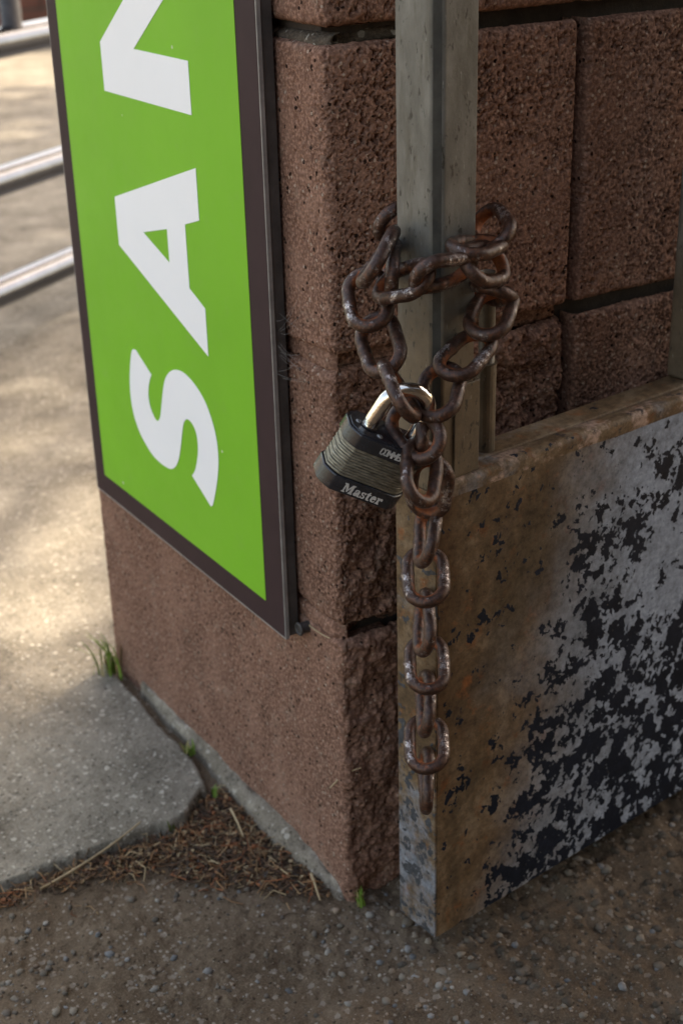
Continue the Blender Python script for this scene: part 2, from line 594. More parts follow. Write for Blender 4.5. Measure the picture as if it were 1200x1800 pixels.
def mat_cap():
    k = NT('black_lock_paint')
    base = k.ramp(k.noise(90, 5, 0.7), [(0.3, (0.009, 0.010, 0.013)), (0.7, (0.022, 0.024, 0.030))])
    base = k.mix(k.math('MULTIPLY', k.smooth(k.noise(420, 4, 0.7), 0.60, 0.72), 0.5), base, (0.07, 0.07, 0.075))
    k.set(Base_Color=base, Roughness=k.math('MULTIPLY_ADD', k.noise(150, 5, 0.7), 0.25, 0.10))
    k.b.inputs['Specular IOR Level'].default_value = 0.7
    k.bump(k.noise(300, 5, 0.7), 0.0003, 0.4)
    return k.mat


CAP = mat_cap()


def mat_lam():
    k = NT('laminated_steel')
    base = k.ramp(k.noise(1, 5, 0.7, co=k.mapping((200, 200, 700))), [(0.3, (0.09, 0.082, 0.064)), (0.55, (0.26, 0.24, 0.19)), (0.75, (0.45, 0.42, 0.35))])
    k.set(Base_Color=base, Roughness=0.42, Metallic=0.6)
    k.bump(k.noise(1, 4, 0.7, co=k.mapping((300, 300, 900))), 0.0003, 0.6)
    return k.mat


LAM = mat_lam()


def mat_attr(name, rough=0.85, trans=0.0):
    k = NT(name)
    k.set(Base_Color=k.attr('col', 'Color'), Roughness=rough)
    k.b.inputs['Specular IOR Level'].default_value = 0.25
    return k.mat


LITTER = mat_attr('plant_litter')
STONES = mat_attr('small_stones')
GRASS = mat_attr('grass_blade', 0.55)

# ------------------------------------------------------------------ ground
def spaced(segs):
    """concatenate coordinate runs [(start, end, step), ...]"""
    out = []
    for a, b, st in segs:
        n = max(1, int(round((b - a) / st)))
        out.append(np.linspace(a, b, n, endpoint=False))
    out.append([segs[-1][1]])
    return np.concatenate(out)


def slab_edge(x, y):
    """signed distance inside the slab outline (positive inside)"""
    yf = np.interp(x, [-9, -0.23, -0.100, -0.084, -0.073, -0.058, -0.040, -0.030, 5], [0.190, 0.166, 0.163, 0.164, 0.159, 0.163, 0.177, 0.187, 0.187])
    xr = np.interp(y, [0.0, 0.17, 0.184, 0.23, 0.36, 0.425, 0.440, 0.47], [-0.03, -0.029, -0.026, -0.017, -0.014, -0.012, 0.02, 9.0])
    wob = 0.0022 * fbm(x * 45, y * 45, 4, 3) + 0.0012 * fbm(x * 190, y * 190, 3, 4)
    return np.minimum(y - yf, xr - x) + wob


def ground_z(x, y):
    near = np.exp(-((x + 0.05) ** 2 + (y - 0.02) ** 2) / 0.4)
    rough = 0.35 + 0.65 * np.clip((x - 0.02) * 9 + (-(y) - 0.02) * 2, 0, 1)
    z = near * (0.0080 * rough * fbm(x * 22, y * 22, 4, 5) + 0.0045 * rough * fbm(x * 95, y * 95, 4, 9) + 0.0011 * fbm(x * 420, y * 420, 2, 11))
    d, v = worley(x * 110, y * 110, 2)
    z = z + near * np.where(v > 0.7, 0.0016 * np.clip(1 - (d / 0.42) ** 2, 0, 1), 0)
    # shallow gully full of litter between slab and wall
    tri = np.clip(1 - np.abs(y - 0.135) / 0.075, 0, 1) * np.clip(1 - np.abs(x + 0.06) / 0.11, 0, 1)
    return z - 0.006 * tri - 0.004 * np.clip(slab_edge(x, y) * 200 + 1, 0, 1)


gx = spaced([(-400, -40, 60), (-40, -4, 6), (-4, -0.6, 0.4), (-0.6, -0.34, 0.03), (-0.34, 0.36, 0.0022), (0.36, 0.7, 0.03), (0.7, 4, 0.4), (4, 40, 6), (40, 400, 60)])
gy = spaced([(-400, -40, 60), (-40, -4, 6), (-4, -0.5, 0.4), (-0.5, -0.28, 0.03), (-0.28, 0.22, 0.0022), (0.22, 0.7, 0.03), (0.7, 4, 0.4), (4, 40, 6), (40, 400, 60)])
GX, GY = np.meshgrid(gx, gy, indexing='ij')
gv = np.stack([GX, GY, ground_z(GX, GY)], -1).reshape(-1, 3)
ground = mesh_np('ground', gv, grid_quads(len(gx), len(gy)), EARTH)
tag(ground, kind='structure')

SLAB_T = 0.009
sx = spaced([(-8, -1, 0.5), (-1, -0.36, 0.04), (-0.36, 0.03, 0.002), (0.03, 0.3, 0.015), (0.3, 9, 0.4)])
sy = spaced([(0.14, 0.48, 0.002), (0.48, 0.9, 0.012), (0.9, 9, 0.3)])
SX, SY = np.meshgrid(sx, sy, indexing='ij')
sd = slab_edge(SX, SY)
sz = SLAB_T - 0.022 * (1 - np.clip((sd + 0.0042) / 0.0048, 0, 1)) ** 2.2
sz = sz + 0.0016 * fbm(SX * 14, SY * 14, 3, 21) + 0.0006 * fbm(SX * 240, SY * 240, 2, 23)
d_, v_ = worley(SX * 150, SY * 150, 6)
sz = sz - np.where(v_ > 0.82, 0.0013 * np.clip(1 - (d_ / 0.35) ** 2, 0, 1), 0)
sq = grid_quads(len(sx), len(sy))
keep = (sd.reshape(-1)[sq] > -0.0045).all(1)
slab = mesh_np('pavement_slab', np.stack([SX, SY, sz], -1).reshape(-1, 3), sq[keep], SLAB)
tag(slab, kind='structure')

# ------------------------------------------------------------------ block wall
wall = tag(empty('block_wall', (0, 0, 0)), 'rough brown concrete block wall end with deep raked joints behind the chained post', 'wall')
Z0, CH = 0.2327, 0.2            # first bed joint, course height


def corner_path(s):
    """plan path: negative s runs along the sign face (x=0, y=-s), positive s along the gate face (y=0, x=s); rounded corner"""
    s = np.asarray(s, float)
    r = 0.006
    q = r * math.pi / 4          # half arc length
    ang = np.clip((s + q) / (2 * q), 0, 1) * math.pi / 2
    x = np.where(s < -q, 0.0, np.where(s > q, r + (s - q), r - r * np.cos(ang)))
    y = np.where(s < -q, r + (-s - q), np.where(s > q, 0.0, r - r * np.sin(ang)))
    return x, y, -np.cos(ang), -np.sin(ang)


def block_strip(name, ss, z0, z1, mat, seed, rough_b=0.0, pit=1.0, inset=0.0, inset_b=None, edge_r=0.005, ends=True, step=0.00075, x_off=0.0, depth=0.03, flat=False):
    nz = int((z1 - z0) / step)
    zz = np.linspace(z0, z1, nz)
    S, Z = np.meshgrid(ss, zz, indexing='ij')
    px, py, nx, ny = (S + x_off, np.zeros_like(S), np.zeros_like(S), -np.ones_like(S)) if flat else corner_path(S)
    h = 0.0007 * fbm(S * 45, Z * 45, 4, seed) + 0.00045 * fbm(S * 300, Z * 300, 3, seed + 5)
    bside = np.clip((S + 0.012) / 0.02, 0, 1) if not flat else np.ones_like(S)
    if rough_b:
        rg = fbm(S * 30, Z * 30, 5, seed + 9, 0.6)
        h = h + rough_b * bside * (0.0075 * rg + 0.0035 * fbm(S * 130, Z * 130, 4, seed + 13, 0.6) - 0.002)
    if pit:
        wx = S + 0.0010 * fbm(S * 400, Z * 400, 2, seed + 3)
        wz = Z + 0.0010 * fbm(S * 400, Z * 400, 2, seed + 4)
        pa = pit * (0.35 + 0.65 * bside) * np.clip(0.9 + 0.9 * fbm(S * 22, Z * 22, 3, seed + 40), 0.2, 1.6)
        d, v = worley(wx * 520, wz * 400, seed)
        h = h - pa * np.where(v > 0.52, 0.0019 * np.clip(1 - (d / 0.48) ** 2, 0, 1), 0)
        d, v = worley(wx * 210, wz * 160, seed + 1)
        h = h - pa * np.where(v > 0.78, 0.0034 * np.clip(1 - (d / 0.36) ** 2, 0, 1), 0)
    er = edge_r * (1 + 0.6 * fbm(S * 28, Z * 0 + 3.3, 4, seed + 20)) + 0.0008
    for e in (Z - z0, z1 - Z):
        t = np.clip(1 - e / er, 0, 1)
        h = h - er * (1 - np.sqrt(np.clip(1 - t * t, 0, 1)))
    if ends:
        for e in ((S - ss[0]), (ss[-1] - S)):
            t = np.clip(1 - e / er, 0, 1)
            h = h - er * (1 - np.sqrt(np.clip(1 - t * t, 0, 1)))
    ins = inset if inset_b is None else inset + (inset_b - inset) * bside
    h = h - ins
    P = np.stack([px + nx * h, py + ny * h, Z + 0.0004 * fbm(S * 200, Z * 200, 2, seed + 8)], -1)
    nrm = np.stack([nx, ny, np.zeros_like(nx)], -1)

    def ledge(col, k):
        return P[:, col:col + 1] - nrm[:, col:col + 1] * k
    P = np.concatenate([ledge(0, depth), ledge(0, depth * 0.4), P, ledge(-1, depth * 0.4), ledge(-1, depth)], axis=1)
    if ends:
        if flat:
            dirs = (np.array([0, 1.0, 0]), np.array([0, 1.0, 0]))
        else:
            dirs = (np.array([1.0, 0, 0]), np.array([0, 1.0, 0]))
        P = np.concatenate([P[:1] + dirs[0] * depth, P, P[-1:] + dirs[1] * depth], axis=0)
    nu, nv = P.shape[:2]
    return mesh_np(name, P.reshape(-1, 3), grid_quads(nu, nv), mat, wall)


AW = 0.424                                            # width of the sign face
fine = 0.00075
s_low = spaced([(-AW, 0.05, 0.0011), (0.05, 0.19, 0.0016)])
s_mid = spaced([(-AW, -0.39, 0.002), (-0.39, -0.085, 0.02), (-0.085, 0.1945, fine)])
s_far = spaced([(0.0, 0.19, 0.0008)])
block_strip('block', s_low, -0.03, Z0 - 0.005, BLOCK, 1, rough_b=0.9, pit=0.5, step=0.0011)
block_strip('block', s_mid, Z0 + 0.006, Z0 + CH - 0.006, BLOCK, 2, rough_b=1.0, pit=1.0, edge_r=0.007)
block_strip('block', s_mid, Z0 + CH + 0.005, Z0 + 2 * CH - 0.005, BLOCK, 3, pit=1.0)
block_strip('block', s_mid, Z0 + 2 * CH + 0.005, Z0 + 3 * CH - 0.005, BLOCK, 4, pit=0.8, step=0.0016)
for i in range(3):
    for r_, (za, zb) in enumerate(((Z0 - CH + 0.005, Z0 - 0.005), (Z0 + 0.005, Z0 + CH - 0.005), (Z0 + CH + 0.005, Z0 + 2 * CH - 0.005), (Z0 + 2 * CH + 0.005, Z0 + 3 * CH - 0.005))):
        fine_ = i == 0 and r_ in (1, 2) or i == 1 and r_ == 2
        block_strip('block', s_far if fine_ else np.linspace(0, 0.19, 50), za, zb, BLOCK_DK if i else BLOCK, 30 + i * 5 + r_, pit=1.0, step=0.0008 if fine_ else 0.004, x_off=0.2035 + 0.2 * i, flat=True)
# courses above and beyond the frame: plain bevelled blocks sharing two meshes
cv, cf = box_vf((0, 0, 0), (0.19, AW, 0.19))
ev, ef = box_vf((0, 0, 0), (0.19, 0.19, 0.19))
end_me = tall_me = None
for r_ in range(3, 8):
    if end_me is None:
        o = mesh_py('block', cv, cf, BLOCK, wall)
        bevel(o, 0.006, 2)
        end_me = o.data
    else:
        o = link_obj('block', end_me, None, wall)
        bevel(o, 0.006, 2)
    o.location = (0, 0, Z0 + r_ * CH + 0.005)
for i in range(0, 9):
    for r_ in range(-1, 8):
        if i < 3 and r_ < 3:
            continue
        if tall_me is None:
            o = mesh_py('block', ev, ef, BLOCK_DK, wall)
            bevel(o, 0.006, 2)
            tall_me = o.data
        else:
            o = link_obj('block', tall_me, None, wall)
            bevel(o, 0.006, 2)
        o.location = (0.2 + 0.2 * i, 0, Z0 + r_ * CH + 0.005)
# mortar: recessed core, and the joints that show at the corner
TOPZ = Z0 + 8 * CH - 0.006
v1, f1 = box_vf((0.010, 0.019, -0.05), (1.99, 0.18, TOPZ))
mesh_py('mortar', v1, f1, MORTAR, wall)
v1, f1 = box_vf((0.0065, 0.181, -0.05), (0.182, AW - 0.008, TOPZ - 0.003))
mesh_py('mortar', v1, f1, MORTAR, wall)
s_j = spaced([(-0.40, -0.085, 0.02), (-0.085, 0.03, 0.0011), (0.03, 0.19, 0.004)])
block_strip('mortar', s_j, Z0 + CH - 0.0085, Z0 + CH + 0.0075, BLOCK, 51, rough_b=0.5, pit=1.0, inset=0.0030, inset_b=0.011, edge_r=0.003, ends=False)
s_k = s_j[s_j < 0.06]
block_strip('mortar', s_k, Z0 - 0.0085, Z0 + 0.0075, BLOCK, 52, rough_b=0.8, pit=1.2, inset=0.0012, inset_b=0.016, edge_r=0.004, ends=False)
block_strip('mortar', s_k, Z0 + 2 * CH - 0.0100, Z0 + 2 * CH + 0.001, JOINT, 53, rough_b=0.8, pit=0.8, inset=0.0035, inset_b=0.012, edge_r=0.007, ends=False)
# pale footing ledge at the foot of the sign face
fy = np.linspace(0.004, 0.36, 190)
prof = [(0.004, 0.024), (-0.001, 0.023), (-0.004, 0.020), (-0.008, 0.016), (-0.0105, 0.009), (-0.011, 0.0), (-0.012, -0.02)]
fp = np.zeros((len(fy), len(prof), 3))
for j, (a, b) in enumerate(prof):
    grow = np.interp(fy, [0.004, 0.012, 0.04, 0.1, 0.2, 0.36], [0.15, 0.5, 0.85, 1.0, 0.75, 0.35]) * (1 + 0.35 * fbm(fy * 35, np.full_like(fy, 4.4), 4, 37))
    nz_ = fbm(fy * 60, np.full_like(fy, j * 0.9), 4, 31)
    fp[:, j, 0] = a * grow + 0.0016 * nz_ * (j > 0)
    fp[:, j, 1] = fy
    fp[:, j, 2] = b * np.interp(fy, [0.004, 0.014, 0.05, 0.36], [-0.1, 0.35, 0.8, 0.75]) + 0.0042 * fbm(fy * 45, np.full_like(fy, j * 0.7 + 9), 5, 33)
mesh_np('footing', fp.reshape(-1, 3), grid_quads(len(fy), len(prof))[:, ::-1], FOOT, wall)

# ------------------------------------------------------------------ sign cabinet on the wall end
sign = tag(empty('wall_sign', (0, 0.22, 0.21)), 'tall green sign with white letters and maroon border fixed to block wall end', 'sign')
SIGN_Y0, SIGN_Y1, SIGN_Z0, SIGN_Z1 = 0.0535, 0.388, 0.2115, 0.98
off = Vector((0, 0.22, 0.21))


def sgn(v):
    return [(x, y - off.y, z - off.z) for x, y, z in v]


def sbox(name, c0, c1, mat, bv=0.0):
    v, f = box_vf(c0, c1)
    o = mesh_py(name, sgn(v), f, mat, sign)
    if bv:
        bevel(o, bv, 2)
    return o


sbox('cabinet', (-0.0105, SIGN_Y0 + 0.0012, SIGN_Z0 + 0.0012), (-0.0022, SIGN_Y1 - 0.0012, SIGN_Z1), SIDE, 0.0006)
# retainer trim round the face, four mitred lengths
T0, T1 = -0.0140, -0.0107
sbox('trim', (T0, SIGN_Y0, SIGN_Z0), (T1, SIGN_Y0 + 0.0012, SIGN_Z1 + 0.001), TRIM, 0.0003)
sbox('trim', (T0, SIGN_Y1 - 0.0012, SIGN_Z0), (T1, SIGN_Y1, SIGN_Z1 + 0.001), TRIM, 0.0003)
sbox('trim', (T0, SIGN_Y0 + 0.0013, SIGN_Z0), (T1, SIGN_Y1 - 0.0013, SIGN_Z0 + 0.0012), TRIM, 0.0003)
F0 = SIGN_Y0 + 0.0013
F1 = SIGN_Y1 - 0.0013
# border as a printed sheet with the green field laid on it
sbox('border_panel', (-0.0141, F0, SIGN_Z0 + 0.0014), (-0.0108, F1, SIGN_Z1), MAROON)
sbox('green_panel', (-0.01435, 0.0805, 0.2320), (-0.0139, 0.3668, SIGN_Z1 - 0.022), GREEN)


def catmull(pts, sharp, sub=4):
    out = []
    n = len(pts)
    for i in range(n):
        p1, p2 = np.array(pts[i]), np.array(pts[(i + 1) % n])
        p0 = np.array(pts[i - 1]) if i not in sharp else p1
        p3 = np.array(pts[(i + 2) % n]) if (i + 1) % n not in sharp else p2
        for t in np.linspace(0, 1, sub, endpoint=False):
            out.append(tuple(0.5 * (2 * p1 + (p2 - p0) * t + (2 * p0 - 5 * p1 + 4 * p2 - p3) * t * t + (3 * p1 - p0 - 3 * p2 + p3) * t ** 3)))
    return out


LS = [[0.2787, 0.3727], [0.2738, 0.3731], [0.2479, 0.3595], [0.253, 0.3519], [0.2568, 0.342], [0.2559, 0.3317], [0.2497, 0.3238], [0.2434, 0.3222], [0.2378, 0.3275], [0.2336, 0.3385], [0.2279, 0.354], [0.2222, 0.3642], [0.2137, 0.3717], [0.2041, 0.3761], [0.1934, 0.3779], [0.1816, 0.3767], [0.1688, 0.3722], [0.1567, 0.3644], [0.1483, 0.3538], [0.1427, 0.3408], [0.1412, 0.3272], [0.143, 0.314], [0.1484, 0.2976], [0.1555, 0.282], [0.1593, 0.2789], [0.1881, 0.2943], [0.1818, 0.3013], [0.1768, 0.3117], [0.1741, 0.322], [0.1747, 0.3321], [0.1789, 0.3383], [0.1854, 0.3409], [0.1907, 0.3401], [0.1958, 0.3355], [0.1998, 0.3265], [0.2038, 0.3147], [0.209, 0.3024], [0.215, 0.2937], [0.2223, 0.2882], [0.2301, 0.2858], [0.2434, 0.2853], [0.2583, 0.2875], [0.2708, 0.2935], [0.2812, 0.3011], [0.2889, 0.3125], [0.2921, 0.3261], [0.2915, 0.3407], [0.2874, 0.3571], [0.2824, 0.3691]]
LS = catmull(LS, {0, 1, 2, 24, 25}, 4)
LN = [(.147, .572), (.147, .607), (.2306, .607), (.147, .664), (.147, .699), (.288, .699), (.288, .664), (.2044, .664), (.288, .607), (.288, .572)]


def letter(pts, hole=None):
    from mathutils.geometry import tessellate_polygon
    loops = [[Vector((a, b, 0)) for a, b in pts]]
    if hole:
        loops.append([Vector((a, b, 0)) for a, b in hole])
    flat = [p for l in loops for p in l]
    tris = tessellate_polygon(loops)
    n = len(flat)
    xf, xb = -0.0147, -0.0144
    v = [(xf, p.x, p.y) for p in flat] + [(xb, p.x, p.y) for p in flat]
    f = []
    for t in tris:
        a, b, c = t
        nrm = (flat[b] - flat[a]).cross(flat[c] - flat[a]).z
        f.append((a, b, c) if nrm < 0 else (a, c, b))
    i0 = 0
    for l in loops:
        m = len(l)
        for i in range(m):
            a, b = i0 + i, i0 + (i + 1) % m
            f.append((a, b, b + n, a + n))
        i0 += m
    return mesh_py('letter', sgn(v), f, WHITE, sign)


letter(LS)
letter([(.1463, .537), (.1463, .501), (.169, .494), (.169, .4475), (.1463, .438), (.1463, .4024), (.2875, .4555), (.2875, .4930)], [(.2406, .4745), (.1988, .4850), (.1988, .4600)])
letter(LN)
# anchor bolt under the lower corner of the cabinet
bv_, bf_ = tube([(-0.007, 0.0462 - off.y, 0.2215 - off.z), (0.004, 0.0462 - off.y, 0.2215 - off.z)], 0.0042, 18)
bevel(mesh_py('anchor_bolt', bv_, bf_, SIDE, sign), 0.0008, 2)
tv, tf = tube([(-0.0068, 0.0462 - off.y + 0.0042 * math.cos(a), 0.2215 - off.z + 0.0042 * math.sin(a)) for a in np.linspace(0, 2 * math.pi, 24, endpoint=False)], 0.0011, 8, True)
mesh_py('washer', tv, tf, SIDE, sign, True)

# ------------------------------------------------------------------ gate leaf
GA = R(6)
GATE = Vector((0.012, -0.095, 0))
gate = tag(empty('metal_gate', GATE, (0, 0, GA)), 'low steel gate leaf with peeling navy paint and rust beside block wall', 'gate')


def gbox(name, c0, c1, mat, bv=0.0008, seg=2):
    v, f = box_vf(c0, c1)
    o = mesh_py(name, v, f, mat, gate)
    if bv:
        bevel(o, bv, seg)
    return o


GZ0, GZ1, GTH, GLEN = 0.030, 0.378, 0.038, 0.95
gbox('front_sheet', (0.0012, 0.0, GZ0), (GLEN, 0.0016, GZ1), GATE_FRONT, 0.0005)
gbox('end_sheet', (-0.0004, 0.0002, GZ0 + 0.0003), (0.0011, GTH, GZ1 - 0.004), GATE_END, 0.0005)
gbox('bottom_sheet', (0.0013, 0.0018, GZ0 + 0.0005), (GLEN, GTH - 0.002, GZ0 + 0.002), GATE_RAIL, 0)
gbox('back_sheet', (0.0013, GTH - 0.0016, GZ0 + 0.003), (GLEN, GTH, GZ1 - 0.025), GATE_RAIL, 0)
# folded lip along the top of the sheet, slightly wavy
lx = np.linspace(0.0012, GLEN, 240)
lp = [(0.0001, -0.010), (-0.0009, -0.0015), (0.0002, 0.0012), (0.0025, 0.0022), (0.0120, 0.0018), (0.0138, 0.0008), (0.0140, -0.012)]
LV = np.zeros((len(lx), len(lp), 3))
for j, (a, b) in enumerate(lp):
    LV[:, j, 0] = lx
    LV[:, j, 1] = a + 0.0006 * fbm(lx * 30, np.full_like(lx, 2.0), 3, 61) * (1 if j > 1 else 0.15)
    LV[:, j, 2] = GZ1 + b + 0.0007 * fbm(lx * 22, np.full_like(lx, j * 0.35), 4, 63)
mesh_np('top_lip', LV.reshape(-1, 3), grid_quads(len(lx), len(lp))[:, ::-1], GATE_LIP, gate)
gbox('top_rail', (0.034, 0.0158, GZ1 - 0.024), (GLEN, GTH - 0.0005, GZ1 + 0.0012), GATE_RAIL, 0.002, 3)
# upright that carries the chain: rounded square tube
PW, PD = 0.0305, 0.0345
nx_, ny_ = 0.0012, 0.0022
pp_ = [(0.0, PD), (0.0, 0.0056), (0.0056, 0.0), (PW, 0.0), (PW, PD)]
v, f = prism([(nx_ + a, ny_ + b) for a, b in pp_], GZ1 - 0.05, 1.25, lambda a, b, c: (a, b, c))
bevel(mesh_py('post', v, f, POST, gate), 0.0011, 3, 0.5)
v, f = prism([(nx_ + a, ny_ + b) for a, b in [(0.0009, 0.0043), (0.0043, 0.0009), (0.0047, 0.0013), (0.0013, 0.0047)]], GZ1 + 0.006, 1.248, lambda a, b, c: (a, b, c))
mesh_py('corner_shade_strip', v, f, EDGE_SHADE, gate)  # added dark strip: the corner's edge shading as colour on a plain tube
gbox('latch_plate', (0.0150, 0.0008, GZ1 + 0.0035), (0.0355, 0.0021, GZ1 + 0.062), POST, 0.0006)
gbox('latch_plate', (0.0325, 0.0022, GZ1 + 0.004), (0.0356, 0.0120, GZ1 + 0.062), POST, 0.0006)
gbox('post', (0.2560, 0.0165, GZ1 + 0.0013), (0.2860, 0.0165 + 0.021, 1.25), POST, 0.003, 3)
gbox('post', (0.900, 0.0030, GZ1 + 0.003), (0.934, 0.0370, 1.25), POST, 0.003, 3)
gbox('top_bar', (0.0320, 0.006, 1.20), (0.899, 0.034, 1.235), POST, 0.003, 3)
# drop rod in its sleeve
rv, rf = tube([(0.064, 0.0255, GZ1 - 0.002), (0.064, 0.0255, GZ1 + 0.060)], 0.0068, 20)
bevel(mesh_py('rod_sleeve', rv, rf, POST, gate, False), 0.0008, 2)
rv, rf = tube([(0.0645, 0.0255, GZ1 + 0.058), (0.0645, 0.0255, GZ1 + 0.085), (0.0640, 0.0255, GZ1 + 0.118)], [0.0052, 0.0052, 0.0050], 16)
mesh_py('drop_rod', rv, rf, POST, gate, True)
for side_x in (0.0355,):
    gbox('rod_bracket', (side_x, 0.0205, GZ1 + 0.104), (0.071, 0.0305, GZ1 + 0.109), POST, 0.0006)

# ------------------------------------------------------------------ added unseen canopy that shades the gate, and the tree that dapples the paving (both above the frame)
TIMBER = mat_simple('dark_timber', (0.075, 0.052, 0.036), 0.85, 0, 0.3, 8, 0.001, 60)
canopy = tag(empty('added_shade_canopy', (0, 0, 0)), 'added dark timber canopy above the view, there to shade the gate', 'canopy')
RX0, RX1, RY0, RY1, RZ = -0.05, 2.1, -1.75, 0.55, 2.15
bd = None
nb = 18
for i in range(nb):
    if bd is None:
        v, f = box_vf((0, RY0, RZ), ((RX1 - RX0) / nb - 0.006, RY1, RZ + 0.025))
        o = mesh_py('shade_roof_board', v, f, TIMBER, canopy)
        bd = o.data
    else:
        o = link_obj('shade_roof_board', bd, None, canopy)
    o.location = (RX0 + i * (RX1 - RX0) / nb, 0, 0.0 if i % 2 else 0.004)
for y in (RY0 + 0.1, -0.45, RY1 - 0.15):
    v, f = box_vf((RX0, y, RZ - 0.12), (RX1, y + 0.06, RZ - 0.002))
    bevel(mesh_py('beam', v, f, TIMBER, canopy), 0.004, 2)
for x, y in ((0.05, RY0 + 0.08), (1.9, RY0 + 0.08), (1.9, RY1 - 0.17)):
    v, f = box_vf((x, y, 0), (x + 0.1, y + 0.1, RZ - 0.122))
    bevel(mesh_py('post', v, f, TIMBER, canopy), 0.005, 2)
# added unseen boards that keep front light off the block wall and gate
bd = None
for i in range(31):
    if bd is None:
        v, f = box_vf((0, RY0 + 0.02, 0.02), (0.116, RY0 + 0.045, RZ - 0.13))
        o = mesh_py('shade_side_board', v, f, TIMBER, canopy)
        bd = o.data
    else:
        o = link_obj('shade_side_board', bd, None, canopy)
    o.location = (-1.70 + i * 0.12, 0.003 * (i % 2), 0)
LINKS = [  # link: centre, long axis, width axis
    (0.0241, -0.0438, 0.5317, 0.9771, 0.2068, -0.0504, 0.1555, -0.532, 0.8323),
    (-0.0136, -0.0739, 0.5214, -0.7791, -0.4537, -0.4326, 0.0028, -0.6926, 0.7213),
    (-0.0173, -0.067, 0.4957, -0.3196, -0.744, -0.5868, 0.7837, -0.5556, 0.2776),
    (-0.0176, -0.0806, 0.472, -0.2604, -0.7978, -0.5438, 0.6612, -0.5578, 0.5017),
    (-0.024, -0.1077, 0.4531, -0.2288, -0.8888, -0.397, 0.6724, 0.1507, -0.7247),
    (-0.0167, -0.1141, 0.4291, -0.0212, -0.9034, -0.4284, 0.6881, -0.324, 0.6492),
    (-0.007, -0.1027, 0.426, -0.4613, -0.7631, -0.4526, -0.1625, -0.4288, 0.8887),
    (-0.021, -0.1251, 0.4088, -0.5462, -0.636, -0.5452, 0.7941, -0.186, -0.5786),
    (-0.0025, -0.1074, 0.3878, 0.0204, 0.2256, -0.974, 0.6186, -0.7682, -0.165),
    (-0.0025, -0.1049, 0.357, -0.525, -0.6241, -0.5787, 0.0217, -0.6896, 0.7239),
    (-0.0019, -0.1029, 0.3266, -0.4893, -0.7417, -0.4587, 0.823, -0.5668, 0.0386),
    (-0.0026, -0.1023, 0.2943, -0.4656, -0.6826, -0.5633, -0.0667, -0.6076, 0.7914),
    (-0.0011, -0.103, 0.264, -0.4974, -0.756, -0.4255, 0.8244, -0.5646, 0.0392),
    (-0.0018, -0.1023, 0.2345, -0.4627, -0.6771, -0.5723, -0.117, -0.5932, 0.7965),
    (-0.001, -0.1026, 0.204, -0.5138, -0.7652, -0.3879, 0.8228, -0.5675, 0.0296),
    (-0.0011, -0.1023, 0.1749, -0.4796, -0.6858, -0.5474, -0.2066, -0.518, 0.83),
    (0.0554, -0.0876, 0.5289, -0.3476, -0.9218, -0.1715, 0.5978, -0.3588, 0.7169),
    (0.0342, -0.1022, 0.5257, -0.8995, -0.4295, 0.0798, 0.4222, -0.9016, -0.0937),
    (0.0081, -0.1064, 0.5163, 0.9986, 0.0373, -0.037, 0.0518, -0.586, 0.8087),
    (0.0365, -0.1061, 0.5157, 0.9093, 0.3967, -0.1255, -0.1728, 0.6344, 0.7535),
    (0.0515, -0.0903, 0.4932, -0.1135, -0.9723, 0.2044, -0.829, 0.2061, 0.5199),
    (0.044, -0.104, 0.4854, -0.7324, -0.5414, -0.4128, 0.5886, -0.8083, 0.0157),
    (0.0224, -0.1084, 0.4655, -0.8905, -0.2807, -0.358, 0.3469, -0.9281, -0.1353),
    (0.0021, -0.111, 0.4476, -0.636, -0.602, -0.4828, 0.6209, -0.7707, 0.1432),
    (-0.0064, -0.0878, 0.5088, 0.204, -0.9243, 0.3227, 0.7259, 0.3639, 0.5836),
    (-0.0032, -0.0713, 0.5124, -0.5484, -0.8146, -0.1889, -0.0008, -0.2254, 0.9743),
    (0.0316, -0.0431, 0.5189, 0.9278, 0.2905, -0.2341, 0.3268, -0.3299, 0.8856),
]

# ------------------------------------------------------------------ chain
chain_origin = Vector((0.0, -0.09, 0.35))
chain = tag(empty('rusty_chain', chain_origin), 'rusty steel chain wound round the gate post with its free end hanging', 'chain')


